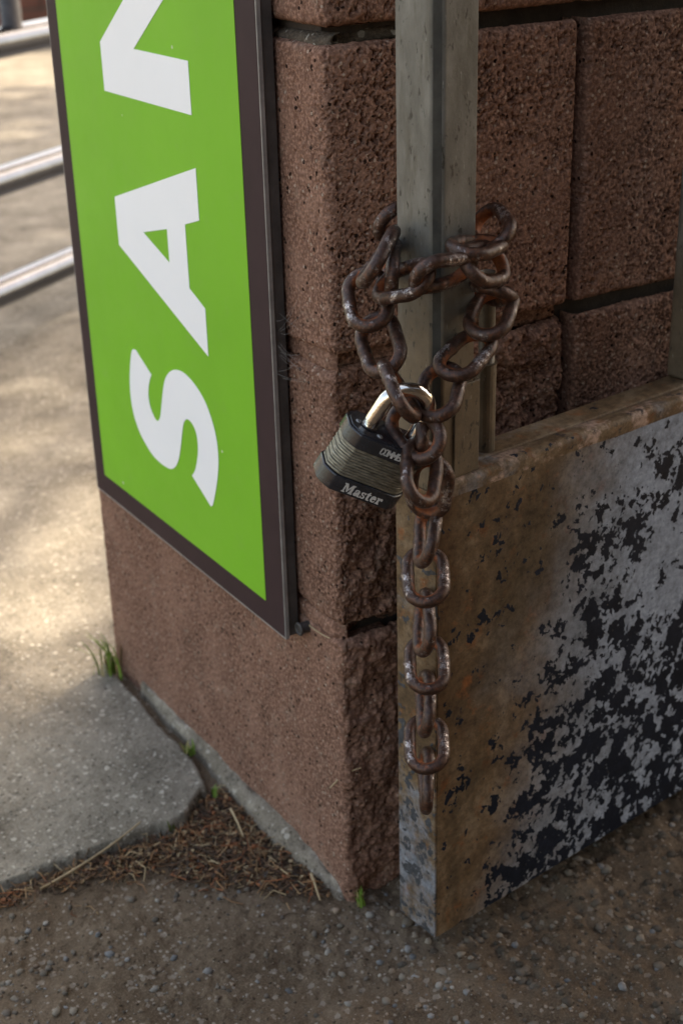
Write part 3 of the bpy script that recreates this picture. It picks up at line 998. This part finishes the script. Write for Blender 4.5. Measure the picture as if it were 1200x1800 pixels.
def link_mesh(seed):
    r0 = np.random.default_rng(seed)
    Lc, Wc, rw = 0.0378, 0.0216, 0.0040
    a = (Lc - Wc) / 2
    rad = Wc / 2
    n_str, n_arc, nseg = 9, 16, 16
    pts = []
    for t in np.linspace(-a, a, n_str, endpoint=False):
        pts.append((t, -rad))
    for t in np.linspace(-math.pi / 2, math.pi / 2, n_arc, endpoint=False):
        pts.append((a + rad * math.cos(t), rad * math.sin(t)))
    for t in np.linspace(a, -a, n_str, endpoint=False):
        pts.append((t, rad))
    for t in np.linspace(math.pi / 2, 3 * math.pi / 2, n_arc, endpoint=False):
        pts.append((-a + rad * math.cos(t), rad * math.sin(t)))
    P = np.array(pts)
    # slightly barrel-sided, uneven and twisted as forged links are
    P[:, 1] *= 1 - 0.05 * (P[:, 0] / (Lc / 2)) ** 2 + r0.uniform(-0.02, 0.02)
    P[:, 0] *= 1 + r0.uniform(-0.012, 0.012)
    n = len(P)
    P3 = np.column_stack([P, 0.0006 * np.sin(np.linspace(0, 2 * np.pi, n, endpoint=False) * 2 + r0.uniform(0, 6))])
    T = np.roll(P3, -1, 0) - np.roll(P3, 1, 0)
    T /= np.linalg.norm(T, axis=1)[:, None]
    Zx = np.array([0, 0, 1.0])
    U = np.cross(T, Zx)
    U /= np.linalg.norm(U, axis=1)[:, None]          # outward in the ring plane
    W = np.cross(U, T)
    ang = np.linspace(0, 2 * np.pi, nseg, endpoint=False)
    rr = np.full((n, nseg), rw)
    # weld collar on one straight side
    dw = np.linalg.norm(P - np.array([r0.uniform(-0.002, 0.002), -rad]), axis=1)
    rr *= (1 + 0.09 * np.exp(-(dw / 0.0018) ** 2) - 0.05 * np.exp(-((dw - 0.0032) / 0.0011) ** 2))[:, None]
    I, J = np.meshgrid(np.arange(n), np.arange(nseg), indexing='ij')
    rr *= 1 + 0.045 * fbm(np.cos(I * 2 * np.pi / n) * 5 + np.cos(J * 2 * np.pi / nseg), np.sin(I * 2 * np.pi / n) * 5 + np.sin(J * 2 * np.pi / nseg), 3, seed)
    # inner end worn by the neighbours
    endness = np.clip((np.abs(P[:, 0]) - a) / rad, 0, 1)
    inner = np.clip(-np.cos(ang), 0, 1)
    rr *= 1 - 0.05 * endness[:, None] * inner[None, :]
    V = P3[:, None, :] + rr[:, :, None] * (np.cos(ang)[None, :, None] * U[:, None, :] + np.sin(ang)[None, :, None] * W[:, None, :])
    rust = 0.12 + 0.75 * inner[None, :] * (0.35 + 0.65 * endness[:, None]) + 0.12 * endness[:, None]
    V = V.reshape(-1, 3)
    Q = grid_quads(n, nseg, True, True)
    o = mesh_np('link', V, Q, CHAIN, None, True, {'rust': rust.ravel()})
    me = o.data
    bpy.data.objects.remove(o)
    return me


LM = [link_mesh(100 + i) for i in range(5)]
for i, q in enumerate(LINKS):
    c, a, w = Vector(q[:3]), Vector(q[3:6]).normalized(), Vector(q[6:9])
    w = (w - a * w.dot(a)).normalized()
    nrm = a.cross(w)
    o = link_obj('link', LM[i % 5], None, chain)
    if i % 2:
        a, nrm = -a, -nrm
    m = Matrix((a, w, nrm)).transposed().to_4x4()
    m.translation = c - chain_origin
    o.matrix_local = m

# ------------------------------------------------------------------ padlock
LOCK_O = Vector((-0.0430, -0.0882, 0.3926))
lw, ln, la = Vector((0.8394, -0.258, -0.4783)), Vector((-0.4008, -0.8883, -0.2243)), Vector((0.367, -0.38, 0.849))
lm = Matrix((lw, -ln, la)).transposed().to_4x4()
lm.translation = LOCK_O
lock = tag(empty('padlock'), 'black laminated steel padlock with bright shackle hanging from the rusty chain', 'padlock')
lock.matrix_world = lm
HW, HN, HH = 0.0270, 0.0138, 0.0400


def lock_outline(hw, hn, ch, seg=6):
    """plan with broad softened chamfers, counter-clockwise"""
    pts = []
    for sx_, sy_ in ((1, -1), (1, 1), (-1, 1), (-1, -1)):
        A = np.array([sx_ * (hw - ch), sy_ * hn]) if sx_ * sy_ < 0 else np.array([sx_ * hw, sy_ * (hn - ch)])
        B = np.array([sx_ * hw, sy_ * (hn - ch)]) if sx_ * sy_ < 0 else np.array([sx_ * (hw - ch), sy_ * hn])
        Cn = np.array([sx_ * hw, sy_ * hn]) * 0.0 + (A + B) / 2 + (np.array([sx_ * hw, sy_ * hn]) - (A + B) / 2) * 0.30
        for t in np.linspace(0, 1, seg + 1):
            pts.append(tuple((1 - t) ** 2 * A + 2 * t * (1 - t) * Cn + t * t * B))
    return pts


def lprism(name, hw, hn, ch, z0, z1, mat, bv):
    v, f = prism(lock_outline(hw, hn, ch), z0, z1, lambda a, b, c: (a, b, c))
    o = mesh_py(name, v, f, mat, lock, True)
    o.data.set_sharp_from_angle(angle=R(40))
    bevel(o, bv, 3, 0.9)
    return o


lprism('bottom_cap', HW, HN, 0.0080, 0.0, 0.0105, CAP, 0.0009)
NP = 11
zp = 0.0107
dp = (0.0305 - 0.0107) / NP
for i in range(NP):
    lprism('steel_plate', HW - 0.0010 - 0.0003 * (i % 2), HN - 0.0010, 0.0078, zp + i * dp + 0.00012, zp + (i + 1) * dp - 0.00012, LAM, 0.00035)
lprism('plate_core', HW - 0.0022, HN - 0.0022, 0.0072, 0.006, 0.034, SIDE, 0.0002)
lprism('top_cap', HW, HN, 0.0080, 0.0307, HH, CAP, 0.0009)
lprism('top_rim', HW - 0.0018, HN - 0.0018, 0.0074, HH - 0.001, HH + 0.0006, CAP, 0.0005)
for rx, ry in ((-0.0205, 0.0), (0.0205, 0.0), (-0.008, -0.0080), (0.008, -0.0080), (-0.008, 0.0080), (0.008, 0.0080)):
    v, f = tube([(rx, ry, HH - 0.001), (rx, ry, HH + 0.0010), (rx, ry, HH + 0.0014)], [0.0019, 0.0018, 0.0010], 12)
    mesh_py('rivet', v, f, TRIM, lock, True)
# shackle: two legs and a round bow
LEG, SR = 0.0138, 0.0044
sp = [(-LEG, 0, HH - 0.006), (-LEG, 0, HH + 0.004), (-LEG, 0, HH + 0.011), (-LEG, 0, HH + 0.0165)]
for t in np.linspace(math.pi, 0, 19)[1:-1]:
    sp.append((LEG * math.cos(t), 0, HH + 0.0180 + LEG * math.sin(t)))
sp += [(LEG, 0, HH + 0.0165), (LEG, 0, HH + 0.011), (LEG, 0, HH + 0.004), (LEG, 0, HH - 0.006)]
v, f = tube(sp, SR, 20)
mesh_py('shackle', v, f, CHROME, lock, True)
for s_ in (-1, 1):
    v, f = tube([(s_ * LEG, 0, HH - 0.0005), (s_ * LEG, 0, HH + 0.0012)], 0.0056, 20)
    bevel(mesh_py('shackle_collar', v, f, CAP, lock), 0.0004, 2)

# lettering on the lock, drawn as strokes (x right, y up, unit = cap height)
GLY = {
    'C': ([[(0.50, 0.80), (0.42, 0.96), (0.27, 1.0), (0.10, 0.95), (0.03, 0.75), (0.03, 0.25), (0.10, 0.05), (0.27, 0.0), (0.42, 0.04), (0.50, 0.20)]], 0.60),
    'O': ([[(0.27, 1.0), (0.10, 0.95), (0.03, 0.75), (0.03, 0.25), (0.10, 0.05), (0.27, 0.0), (0.44, 0.05), (0.51, 0.25), (0.51, 0.75), (0.44, 0.95), (0.27, 1.0)]], 0.62),
    'M': ([[(0.04, 0.0), (0.04, 1.0), (0.33, 0.35), (0.62, 1.0), (0.62, 0.0)]], 0.76),
    'E': ([[(0.46, 1.0), (0.04, 1.0), (0.04, 0.0), (0.46, 0.0)], [(0.04, 0.52), (0.40, 0.52)]], 0.56),
    'R': ([[(0.04, 0.0), (0.04, 1.0), (0.38, 0.98), (0.48, 0.78), (0.38, 0.55), (0.04, 0.52)], [(0.28, 0.52), (0.50, 0.0)]], 0.60),
    'I': ([[(0.06, 0.0), (0.06, 1.0)]], 0.20),
    'A': ([[(0.0, 0.0), (0.26, 1.0), (0.52, 0.0)], [(0.10, 0.32), (0.42, 0.32)]], 0.62),
    'L': ([[(0.04, 1.0), (0.04, 0.0), (0.44, 0.0)]], 0.52),
}
# slab-serif word: closed outlines so thick and thin strokes differ
SERIF = {
    'M': ([[(0, 0), (0.34, 0), (0.34, 0.12), (0.25, 0.12), (0.25, 0.66), (0.47, 0.10), (0.55, 0.10), (0.78, 0.66), (0.78, 0.12), (0.69, 0.12), (0.69, 0), (1.12, 0), (1.12, 0.12), (1.03, 0.12), (1.03, 0.88), (1.12, 0.88), (1.12, 1.0), (0.80, 1.0), (0.56, 0.46), (0.33, 1.0), (0, 1.0), (0, 0.88), (0.10, 0.88), (0.10, 0.12), (0, 0.12)]], 1.17),
    'a': ([[(0.05, 0.48), (0.22, 0.50), (0.27, 0.60), (0.38, 0.60), (0.38, 0.46), (0.14, 0.40), (0.03, 0.26), (0.05, 0.08), (0.18, -0.01), (0.32, 0.02), (0.40, 0.09), (0.48, 0.0), (0.68, 0.0), (0.68, 0.11), (0.60, 0.13), (0.60, 0.52), (0.54, 0.66), (0.38, 0.72), (0.16, 0.69)]], 0.70),
    's': ([[(0.02, 0.0), (0.12, 0.0), (0.16, 0.05), (0.28, -0.01), (0.46, 0.05), (0.52, 0.20), (0.44, 0.36), (0.22, 0.44), (0.22, 0.56), (0.33, 0.60), (0.38, 0.48), (0.48, 0.48), (0.48, 0.71), (0.40, 0.71), (0.36, 0.67), (0.24, 0.72), (0.08, 0.66), (0.03, 0.52), (0.10, 0.37), (0.33, 0.27), (0.33, 0.15), (0.20, 0.11), (0.13, 0.25), (0.02, 0.25)]], 0.56),
    't': ([[(0.10, 0.58), (0.0, 0.58), (0.0, 0.70), (0.12, 0.72), (0.22, 0.92), (0.31, 0.92), (0.31, 0.70), (0.46, 0.70), (0.46, 0.58), (0.31, 0.58), (0.31, 0.16), (0.38, 0.12), (0.46, 0.15), (0.46, 0.03), (0.32, -0.02), (0.16, 0.02), (0.10, 0.14)]], 0.50),
    'e': ([[(0.56, 0.20), (0.48, 0.05), (0.32, -0.01), (0.12, 0.05), (0.02, 0.24), (0.03, 0.50), (0.14, 0.67), (0.31, 0.72), (0.48, 0.65), (0.56, 0.48), (0.56, 0.32), (0.23, 0.32), (0.25, 0.17), (0.34, 0.12), (0.44, 0.22)]], 0.61),
    'r': ([[(0, 0), (0.38, 0), (0.38, 0.11), (0.30, 0.13), (0.30, 0.44), (0.38, 0.54), (0.42, 0.50), (0.44, 0.42), (0.56, 0.44), (0.58, 0.62), (0.48, 0.72), (0.38, 0.70), (0.28, 0.60), (0.28, 0.70), (0, 0.70), (0, 0.59), (0.09, 0.57), (0.09, 0.13), (0, 0.11)]], 0.60),
}
YF = -HN - 0.00012                                     # just proud of the front


def stroke_word(word, x, z, size, wt, slant=0.0):
    v, f = [], []
    for ch in word:
        strokes, adv = GLY[ch]
        for st in strokes:
            for (ax, ay), (bx, by) in zip(st[:-1], st[1:]):
                d = np.array([bx - ax, by - ay])
                l = np.linalg.norm(d)
                d = d / l
                n_ = np.array([-d[1], d[0]]) * wt / 2
                A, B = np.array([ax, ay]) - d * wt * 0.45, np.array([bx, by]) + d * wt * 0.45
                q = [A - n_, B - n_, B + n_, A + n_]
                k = len(v)
                for yy in (YF, -HN + 0.0001):
                    for pnt in q:
                        v.append((x + (pnt[0] + slant * pnt[1]) * size, yy, z + pnt[1] * size))
                f += [(k, k + 1, k + 2, k + 3), (k + 7, k + 6, k + 5, k + 4)] + [(k + i, k + 4 + i, k + 4 + (i + 1) % 4, k + (i + 1) % 4) for i in range(4)]
        x += adv * size
    return mesh_py('lettering', v, f, LETTER, lock)


def serif_word(word, x, z, size):
    v, f = [], []
    for ch in word:
        outl, adv = SERIF[ch]
        for pts in outl:
            vv, ff = prism([(x + a * size, z + b * size) for a, b in pts], -HN + 0.0001, YF, lambda a, b, c: (a, c, b))
            k = len(v)
            v += vv
            f += [tuple(i + k for i in q) for q in ff]
        x += adv * size
    return mesh_py('lettering', v, f, LETTER, lock)


stroke_word('COMMERCIAL', -0.0052, 0.0336, 0.0040, 0.19)
serif_word('Master', -0.0125, 0.0017, 0.0064)

# ------------------------------------------------------------------ pipe railing in the background
fence = tag(empty('pipe_railing', (0.361, 1.525, 0.0)), 'bright galvanised three-rail pipe railing standing on the sunlit concrete behind sign', 'railing')
FA = R(33)
fence.rotation_euler = (0, 0, FA)
for z in (0.089, 0.262, 0.468, 0.95):
    v, f = tube([(-1.3, 0, z), (-0.4, 0, z), (0.4, 0, z), (1.3, 0, z)], 0.0235, 24)
    mesh_py('rail', v, f, PIPE, fence, True)
for x in (-1.3, 1.3):
    v, f = tube([(x, 0, 0.0), (x, 0, 0.5), (x, 0, 0.97)], 0.024, 24)
    mesh_py('post', v, f, PIPE, fence, True)
v, f = tube([(0.020, 0, 0.47), (0.020, 0, 0.7), (0.020, 0, 0.95)], 0.016, 20)
mesh_py('baluster', v, f, SIDE, fence, True)

# low brick wall far behind, only its foot shows
far = tag(empty('brick_wall', (1.9, 5.3, 0)), 'blurred dark red brick wall at the far top left corner', 'wall')
bm_ = None
for r_ in range(12):
    for i in range(16):
        if bm_ is None:
            v, f = box_vf((0, 0, 0), (0.215, 0.10, 0.065))
            bo = mesh_py('brick', v, f, BRICKRED, far)
            bm_ = bo.data
        else:
            bo = link_obj('brick', bm_, None, far)
        bo.location = (-1.8 + i * 0.225 + (0.11 if r_ % 2 else 0), 0, r_ * 0.075)
v, f = box_vf((-1.85, 0.004, 0), (1.9, 0.098, 0.895))
mesh_py('mortar', v, f, MORTAR, far)

# ------------------------------------------------------------------ loose things on the ground
def gz(x, y):
    return float(ground_z(np.array([x]), np.array([y]))[0])


def bent_tube(a, b, sag, r, n=9, seg=7, bend=(0, 0)):
    a, b = np.array(a), np.array(b)
    pts = []
    for t in np.linspace(0, 1, n):
        q = a * (1 - t) + b * t
        q = q + np.array([bend[0], bend[1], sag]) * 4 * t * (1 - t)
        pts.append(q)
    return tube(pts, np.linspace(r, r * 0.6, n), seg)


def stick(name, label, a, b, sag, r, cat='straw', bend=(0, 0), mat=None):
    v, f = bent_tube(a, b, sag, r, bend=bend)
    return tag(mesh_py(name, v, f, mat or STRAW, None, True), label, cat)


stick('straw', 'long dry straw lying along the edge of the concrete slab', (-0.192, 0.143, 0.006), (-0.095, 0.167, 0.013), 0.001, 0.0012, bend=(0.003, -0.004))
stick('straw', 'short pale straw lying in plant litter near the slab corner', (-0.0205, 0.150, 0.005), (-0.0305, 0.110, 0.006), 0.002, 0.0013)
stick('straw', 'pale straw leaning on footing near foot of the wall corner', (-0.0115, 0.036, 0.010), (-0.0185, 0.012, 0.004), 0.001, 0.0013)
stick('twig', 'dry grass stem caught on the rough lower block near wall corner', (-0.0035, 0.0165, 0.099), (0.010, -0.006, 0.1245), 0.003, 0.0006, 'twig')
stick('twig', 'bent dry stem on the mortar joint below sign corner', (-0.003, 0.038, 0.2275), (-0.002, 0.012, 0.2285), -0.001, 0.0007, 'twig')


def blades(name, label, cx, cy, cz, n, hgt, spread, seed, lean=(0, 0)):
    r0 = np.random.default_rng(seed)
    V, Q, Cc = [], [], []
    for i in range(n):
        ang = r0.uniform(0, 2 * np.pi)
        hh = hgt * r0.uniform(0.45, 1.0)
        dx, dy = np.cos(ang) * spread * r0.uniform(0.2, 1) + lean[0] * hh, np.sin(ang) * spread * r0.uniform(0.2, 1) + lean[1] * hh
        bx, by = cx + r0.normal(0, spread * 0.22), cy + r0.normal(0, spread * 0.22)
        w = r0.uniform(0.0007, 0.0014)
        px, py = -np.sin(ang) * w, np.cos(ang) * w
        col = np.array([0.16, 0.27, 0.045, 1]) * r0.uniform(0.6, 1.3) if r0.random() > 0.2 else np.array([0.30, 0.24, 0.11, 1])
        k = len(V)
        for t in np.linspace(0, 1, 5):
            ww = (1 - t ** 2) + 0.05
            x, y, z = bx + dx * t * t, by + dy * t * t, cz + hh * (t - 0.25 * t * t)
            V += [(x - px * ww, y - py * ww, z), (x, y, z - 0.0004 * ww), (x + px * ww, y + py * ww, z)]
            Cc += [col] * 3
        for j in range(4):
            for e in range(2):
                a = k + j * 3 + e
                Q.append((a, a + 1, a + 4, a + 3))
    o = mesh_np(name, V, Q, GRASS, None, True, {'col': np.array(Cc)})
    return tag(o, label, 'grass')


blades('grass_tuft', 'bright green grass tuft at far foot of wall where sun reaches', -0.014, 0.404, 0.004, 26, 0.075, 0.030, 3, (-0.15, -0.1))
blades('grass_tuft', 'small grass tuft in the crack midway between slab and wall', -0.014, 0.238, 0.006, 16, 0.020, 0.009, 4)
blades('grass_tuft', 'tiny grass sprout by the broken slab corner in litter', -0.020, 0.178, 0.001, 12, 0.013, 0.006, 5)
blades('grass_tuft', 'low dull grass sprig at foot of the wall corner', 0.006, -0.006, 0.0, 18, 0.022, 0.006, 6)
blades('grass_tuft', 'few green blades under the front edge of slab', -0.072, 0.157, 0.001, 7, 0.014, 0.004, 8)

# plant litter filling the gully between slab and wall
r0 = np.random.default_rng(12)
V, Q, Cc = [], [], []
pal = np.array([[0.14, 0.075, 0.04], [0.20, 0.105, 0.052], [0.26, 0.16, 0.085], [0.085, 0.050, 0.032], [0.045, 0.030, 0.022], [0.30, 0.22, 0.13], [0.20, 0.075, 0.035], [0.05, 0.034, 0.025], [0.07, 0.045, 0.03], [0.10, 0.055, 0.035]])
cnt = 0
while cnt < 2100:
    x, y = r0.uniform(-0.26, -0.006), r0.uniform(0.0, 0.185)
    top = np.interp(x, [-0.26, -0.0875, -0.055, -0.03, -0.006], [0.162, 0.157, 0.165, 0.19, 0.19])
    low = np.interp(x, [-0.26, -0.16, -0.10, -0.075, -0.05, -0.01], [0.148, 0.133, 0.112, 0.075, 0.045, 0.012])
    inside = min(top + 0.004 - y, (y - low))
    if inside < -0.03 or (inside < 0 and r0.random() > 0.10):
        continue
    if r0.random() > np.clip(0.35 + inside * 25, 0.2, 1):
        continue
    cnt += 1
    z = gz(x, y) + r0.uniform(0.0, 0.0045)
    az = r0.uniform(0, np.pi)
    tl = r0.normal(0, 0.28)
    long_ = r0.random()
    L_, W_, H_ = (r0.uniform(0.007, 0.026), r0.uniform(0.0002, 0.00045), r0.uniform(0.0002, 0.0004)) if long_ > 0.45 else (r0.uniform(0.0012, 0.0048), r0.uniform(0.0005, 0.0016), r0.uniform(0.0003, 0.0009))
    d = np.array([np.cos(az) * np.cos(tl), np.sin(az) * np.cos(tl), np.sin(tl)])
    s_ = np.array([-np.sin(az), np.cos(az), r0.normal(0, 0.25)])
    u_ = np.cross(d, s_)
    k = len(V)
    c_ = np.array([x, y, z + 0.0006])
    bendv = u_ * r0.normal(0, 0.10) * L_ + s_ * r0.normal(0, 0.20) * L_
    for t in (-0.5, 0.0, 0.5):
        ctr = c_ + d * L_ * t + bendv * (0.25 - t * t) * 4
        taper = 1 - 0.45 * abs(t)
        for sa, sb in ((-1, -1), (1, -1), (1, 1), (-1, 1)):
            V.append(ctr + s_ * W_ * sa * taper + u_ * H_ * sb)
    col = pal[r0.integers(len(pal))] * r0.uniform(0.7, 1.7)
    Cc += [np.append(col, 1)] * 12
    for j in (0, 4):
        for e in range(4):
            Q.append((k + j + e, k + j + (e + 1) % 4, k + j + 4 + (e + 1) % 4, k + j + 4 + e))
    Q += [(k + 3, k + 2, k + 1, k), (k + 8, k + 9, k + 10, k + 11)]
litter = mesh_np('plant_litter', np.array(V), np.array(Q), LITTER, None, False, {'col': np.array(Cc)})
tag(litter, 'brown dry plant litter filling the gap between slab and wall', 'litter', kind='stuff')

# grit and small stones bedded in the ground
ICO_V = []
ph = (1 + 5 ** 0.5) / 2
for a, b in ((-1, ph), (1, ph), (-1, -ph), (1, -ph)):
    ICO_V += [(a, b, 0), (0, a, b), (b, 0, a)]
ICO_V = np.array(ICO_V) / math.sqrt(1 + ph * ph)
ICO_F = []
for i in range(12):
    for j in range(i + 1, 12):
        for k in range(j + 1, 12):
            dd = [np.linalg.norm(ICO_V[p] - ICO_V[q]) for p, q in ((i, j), (j, k), (i, k))]
            if max(dd) < 1.1:
                nrm = np.cross(ICO_V[j] - ICO_V[i], ICO_V[k] - ICO_V[i])
                ICO_F.append((i, j, k) if nrm.dot(ICO_V[i]) > 0 else (i, k, j))
ICO_F = np.array(ICO_F)
spal = np.array([[0.14, 0.115, 0.09], [0.19, 0.16, 0.125], [0.13, 0.105, 0.085], [0.20, 0.19, 0.18], [0.28, 0.25, 0.215], [0.17, 0.12, 0.085], [0.125, 0.125, 0.125], [0.09, 0.075, 0.06], [0.15, 0.125, 0.10], [0.22, 0.16, 0.115]])


def scatter(name, n, xr, yr, smin, smax, seed, label, accept=None, sink=0.35, power=3.0, zfn=None, pal_=None):
    r1 = np.random.default_rng(seed)
    xs, ys = r1.uniform(*xr, n), r1.uniform(*yr, n)
    if accept is not None:
        m = accept(xs, ys, r1)
        xs, ys = xs[m], ys[m]
    n = len(xs)
    sz_ = smin + (smax - smin) * r1.random(n) ** power
    zz = (zfn or ground_z)(xs, ys)
    jit = 1 + r1.normal(0, 0.16, (n, 12))
    sc = sz_[:, None] * np.stack([r1.uniform(0.7, 1.3, n), r1.uniform(0.7, 1.3, n), r1.uniform(0.45, 0.85, n)], -1)
    th = r1.uniform(0, 2 * np.pi, n)
    P = ICO_V[None] * jit[:, :, None] * sc[:, None, :]
    X = P[..., 0] * np.cos(th)[:, None] - P[..., 1] * np.sin(th)[:, None]
    Y = P[..., 0] * np.sin(th)[:, None] + P[..., 1] * np.cos(th)[:, None]
    Vv = np.stack([X + xs[:, None], Y + ys[:, None], P[..., 2] + (zz + sc[:, 2] * (1 - 2 * sink))[:, None]], -1).reshape(-1, 3)
    Ff = (ICO_F[None] + (np.arange(n) * 12)[:, None, None]).reshape(-1, 3)
    pp = spal if pal_ is None else pal_
    col = pp[r1.integers(0, len(pp), n)] * r1.uniform(0.7, 1.25, (n, 1))
    colv = np.concatenate([np.repeat(col, 12, 0), np.ones((n * 12, 1))], 1)
    o = mesh_np(name, Vv, Ff, STONES, None, True, {'col': colv})
    return tag(o, label, 'gravel', kind='stuff')


def on_ground(x, y, r1):
    return (slab_edge(x, y) < -0.006) & ~((x > -0.012) & (y > 0.0)) & (r1.random(len(x)) < np.clip((0.45 + 1.1 * fbm(x * 12, y * 12, 3, 77)) * np.clip(1.0 - (x + 0.10) * 2.2, 0.25, 1), 0.04, 1))


scatter('gravel', 15000, (-0.33, 0.36), (-0.27, 0.2), 0.0005, 0.0036, 41, 'fine grit and small stones bedded in foreground ground', on_ground, 0.45, 5.5)
scatter('pebbles', 110, (-0.33, 0.36), (-0.27, 0.16), 0.0022, 0.0060, 43, 'scattered larger pebbles lying in the foreground grit', on_ground, 0.40, 2.0)
scatter('soil_crumbs', 1500, (0.02, 0.36), (-0.26, 0.0), 0.0006, 0.0045, 47, 'crumbly dark soil under and before the gate', None, 0.45, 4.0, pal_=np.array([[0.10, 0.078, 0.058], [0.13, 0.10, 0.075], [0.075, 0.057, 0.042], [0.16, 0.125, 0.095], [0.22, 0.18, 0.14]]))

# cobweb threads between cabinet and wall
V, F = [], []
r0 = np.random.default_rng(5)
for i in range(14):
    zc = 0.4574 if i < 4 else 0.428
    a = (-0.011 + r0.uniform(-0.002, 0.004), 0.052, zc + r0.normal(0, 0.010))
    b = (-0.001, 0.052 - r0.uniform(0.004, 0.026), zc + r0.normal(-0.004, 0.010))
    v, f = bent_tube(a, b, -r0.uniform(0.0005, 0.003), 0.00008, 7, 4)
    k = len(V)
    V += [tuple(q) for q in v]
    F += [tuple(i_ + k for i_ in q) for q in f]
tag(mesh_py('cobweb', V, F, WEB), 'torn grey cobweb threads between sign edge and block wall', 'cobweb')

# tree whose crown dapples the paving behind the wall (its foot is far to the right of the view)
BARK = mat_simple('bark', (0.10, 0.075, 0.055), 0.9, 0, 0.3, 12, 0.004, 30)
LEAF = mat_attr('tree_leaf', 0.5)
tree = tag(empty('shade_tree', (6.6, 4.9, 0)), 'broad leafy tree beyond the wall that dapples the sunlit paving', 'tree')
v, f = tube([(0, 0, 0), (0.05, 0.03, 1.2), (-0.1, 0.0, 2.6), (-0.6, -0.3, 4.2), (-1.5, -0.7, 5.6)], [0.17, 0.14, 0.12, 0.08, 0.03], 12)
mesh_py('trunk', v, f, BARK, tree, True)
r0 = np.random.default_rng(88)
V, F, Cc = [], [], []
cl = [(np.array([r0.normal(-2.0, 1.25), r0.normal(-1.1, 1.25), r0.normal(5.4, 0.55)]), r0.uniform(0.30, 0.60)) for _ in range(50)]
for c_, rr_ in cl:
    v, f = tube([(-0.6, -0.3, 4.2), tuple((np.array([-0.6, -0.3, 4.2]) + c_) / 2 + np.array([0, 0, -0.1])), tuple(c_)], [0.035, 0.02, 0.008], 6)
    mesh_py('limb', v, f, BARK, tree, True)
    for i in range(70):
        d = r0.normal(0, 1, 3)
        d = d / np.linalg.norm(d) * rr_ * r0.random() ** 0.5
        p_ = c_ + d
        a_ = r0.normal(0, 1, 3); a_[2] *= 0.4; a_ /= np.linalg.norm(a_)
        b_ = np.cross(a_, r0.normal(0, 0.5, 3) + np.array([0, 0, 1.0])); b_ /= np.linalg.norm(b_)
        n_ = np.cross(a_, b_)
        s_ = r0.uniform(0.07, 0.12)
        k = len(V)
        V += [p_ - a_ * s_, p_ + b_ * s_ * 0.42 + n_ * 0.01, p_ + a_ * s_, p_ - b_ * s_ * 0.42 + n_ * 0.01]
        F.append((k, k + 1, k + 2, k + 3))
        Cc += [np.append(np.array([0.05, 0.11, 0.025]) * r0.uniform(0.7, 1.4), 1)] * 4
mesh_np('crown', np.array(V), np.array(F), LEAF, tree, False, {'col': np.array(Cc)})
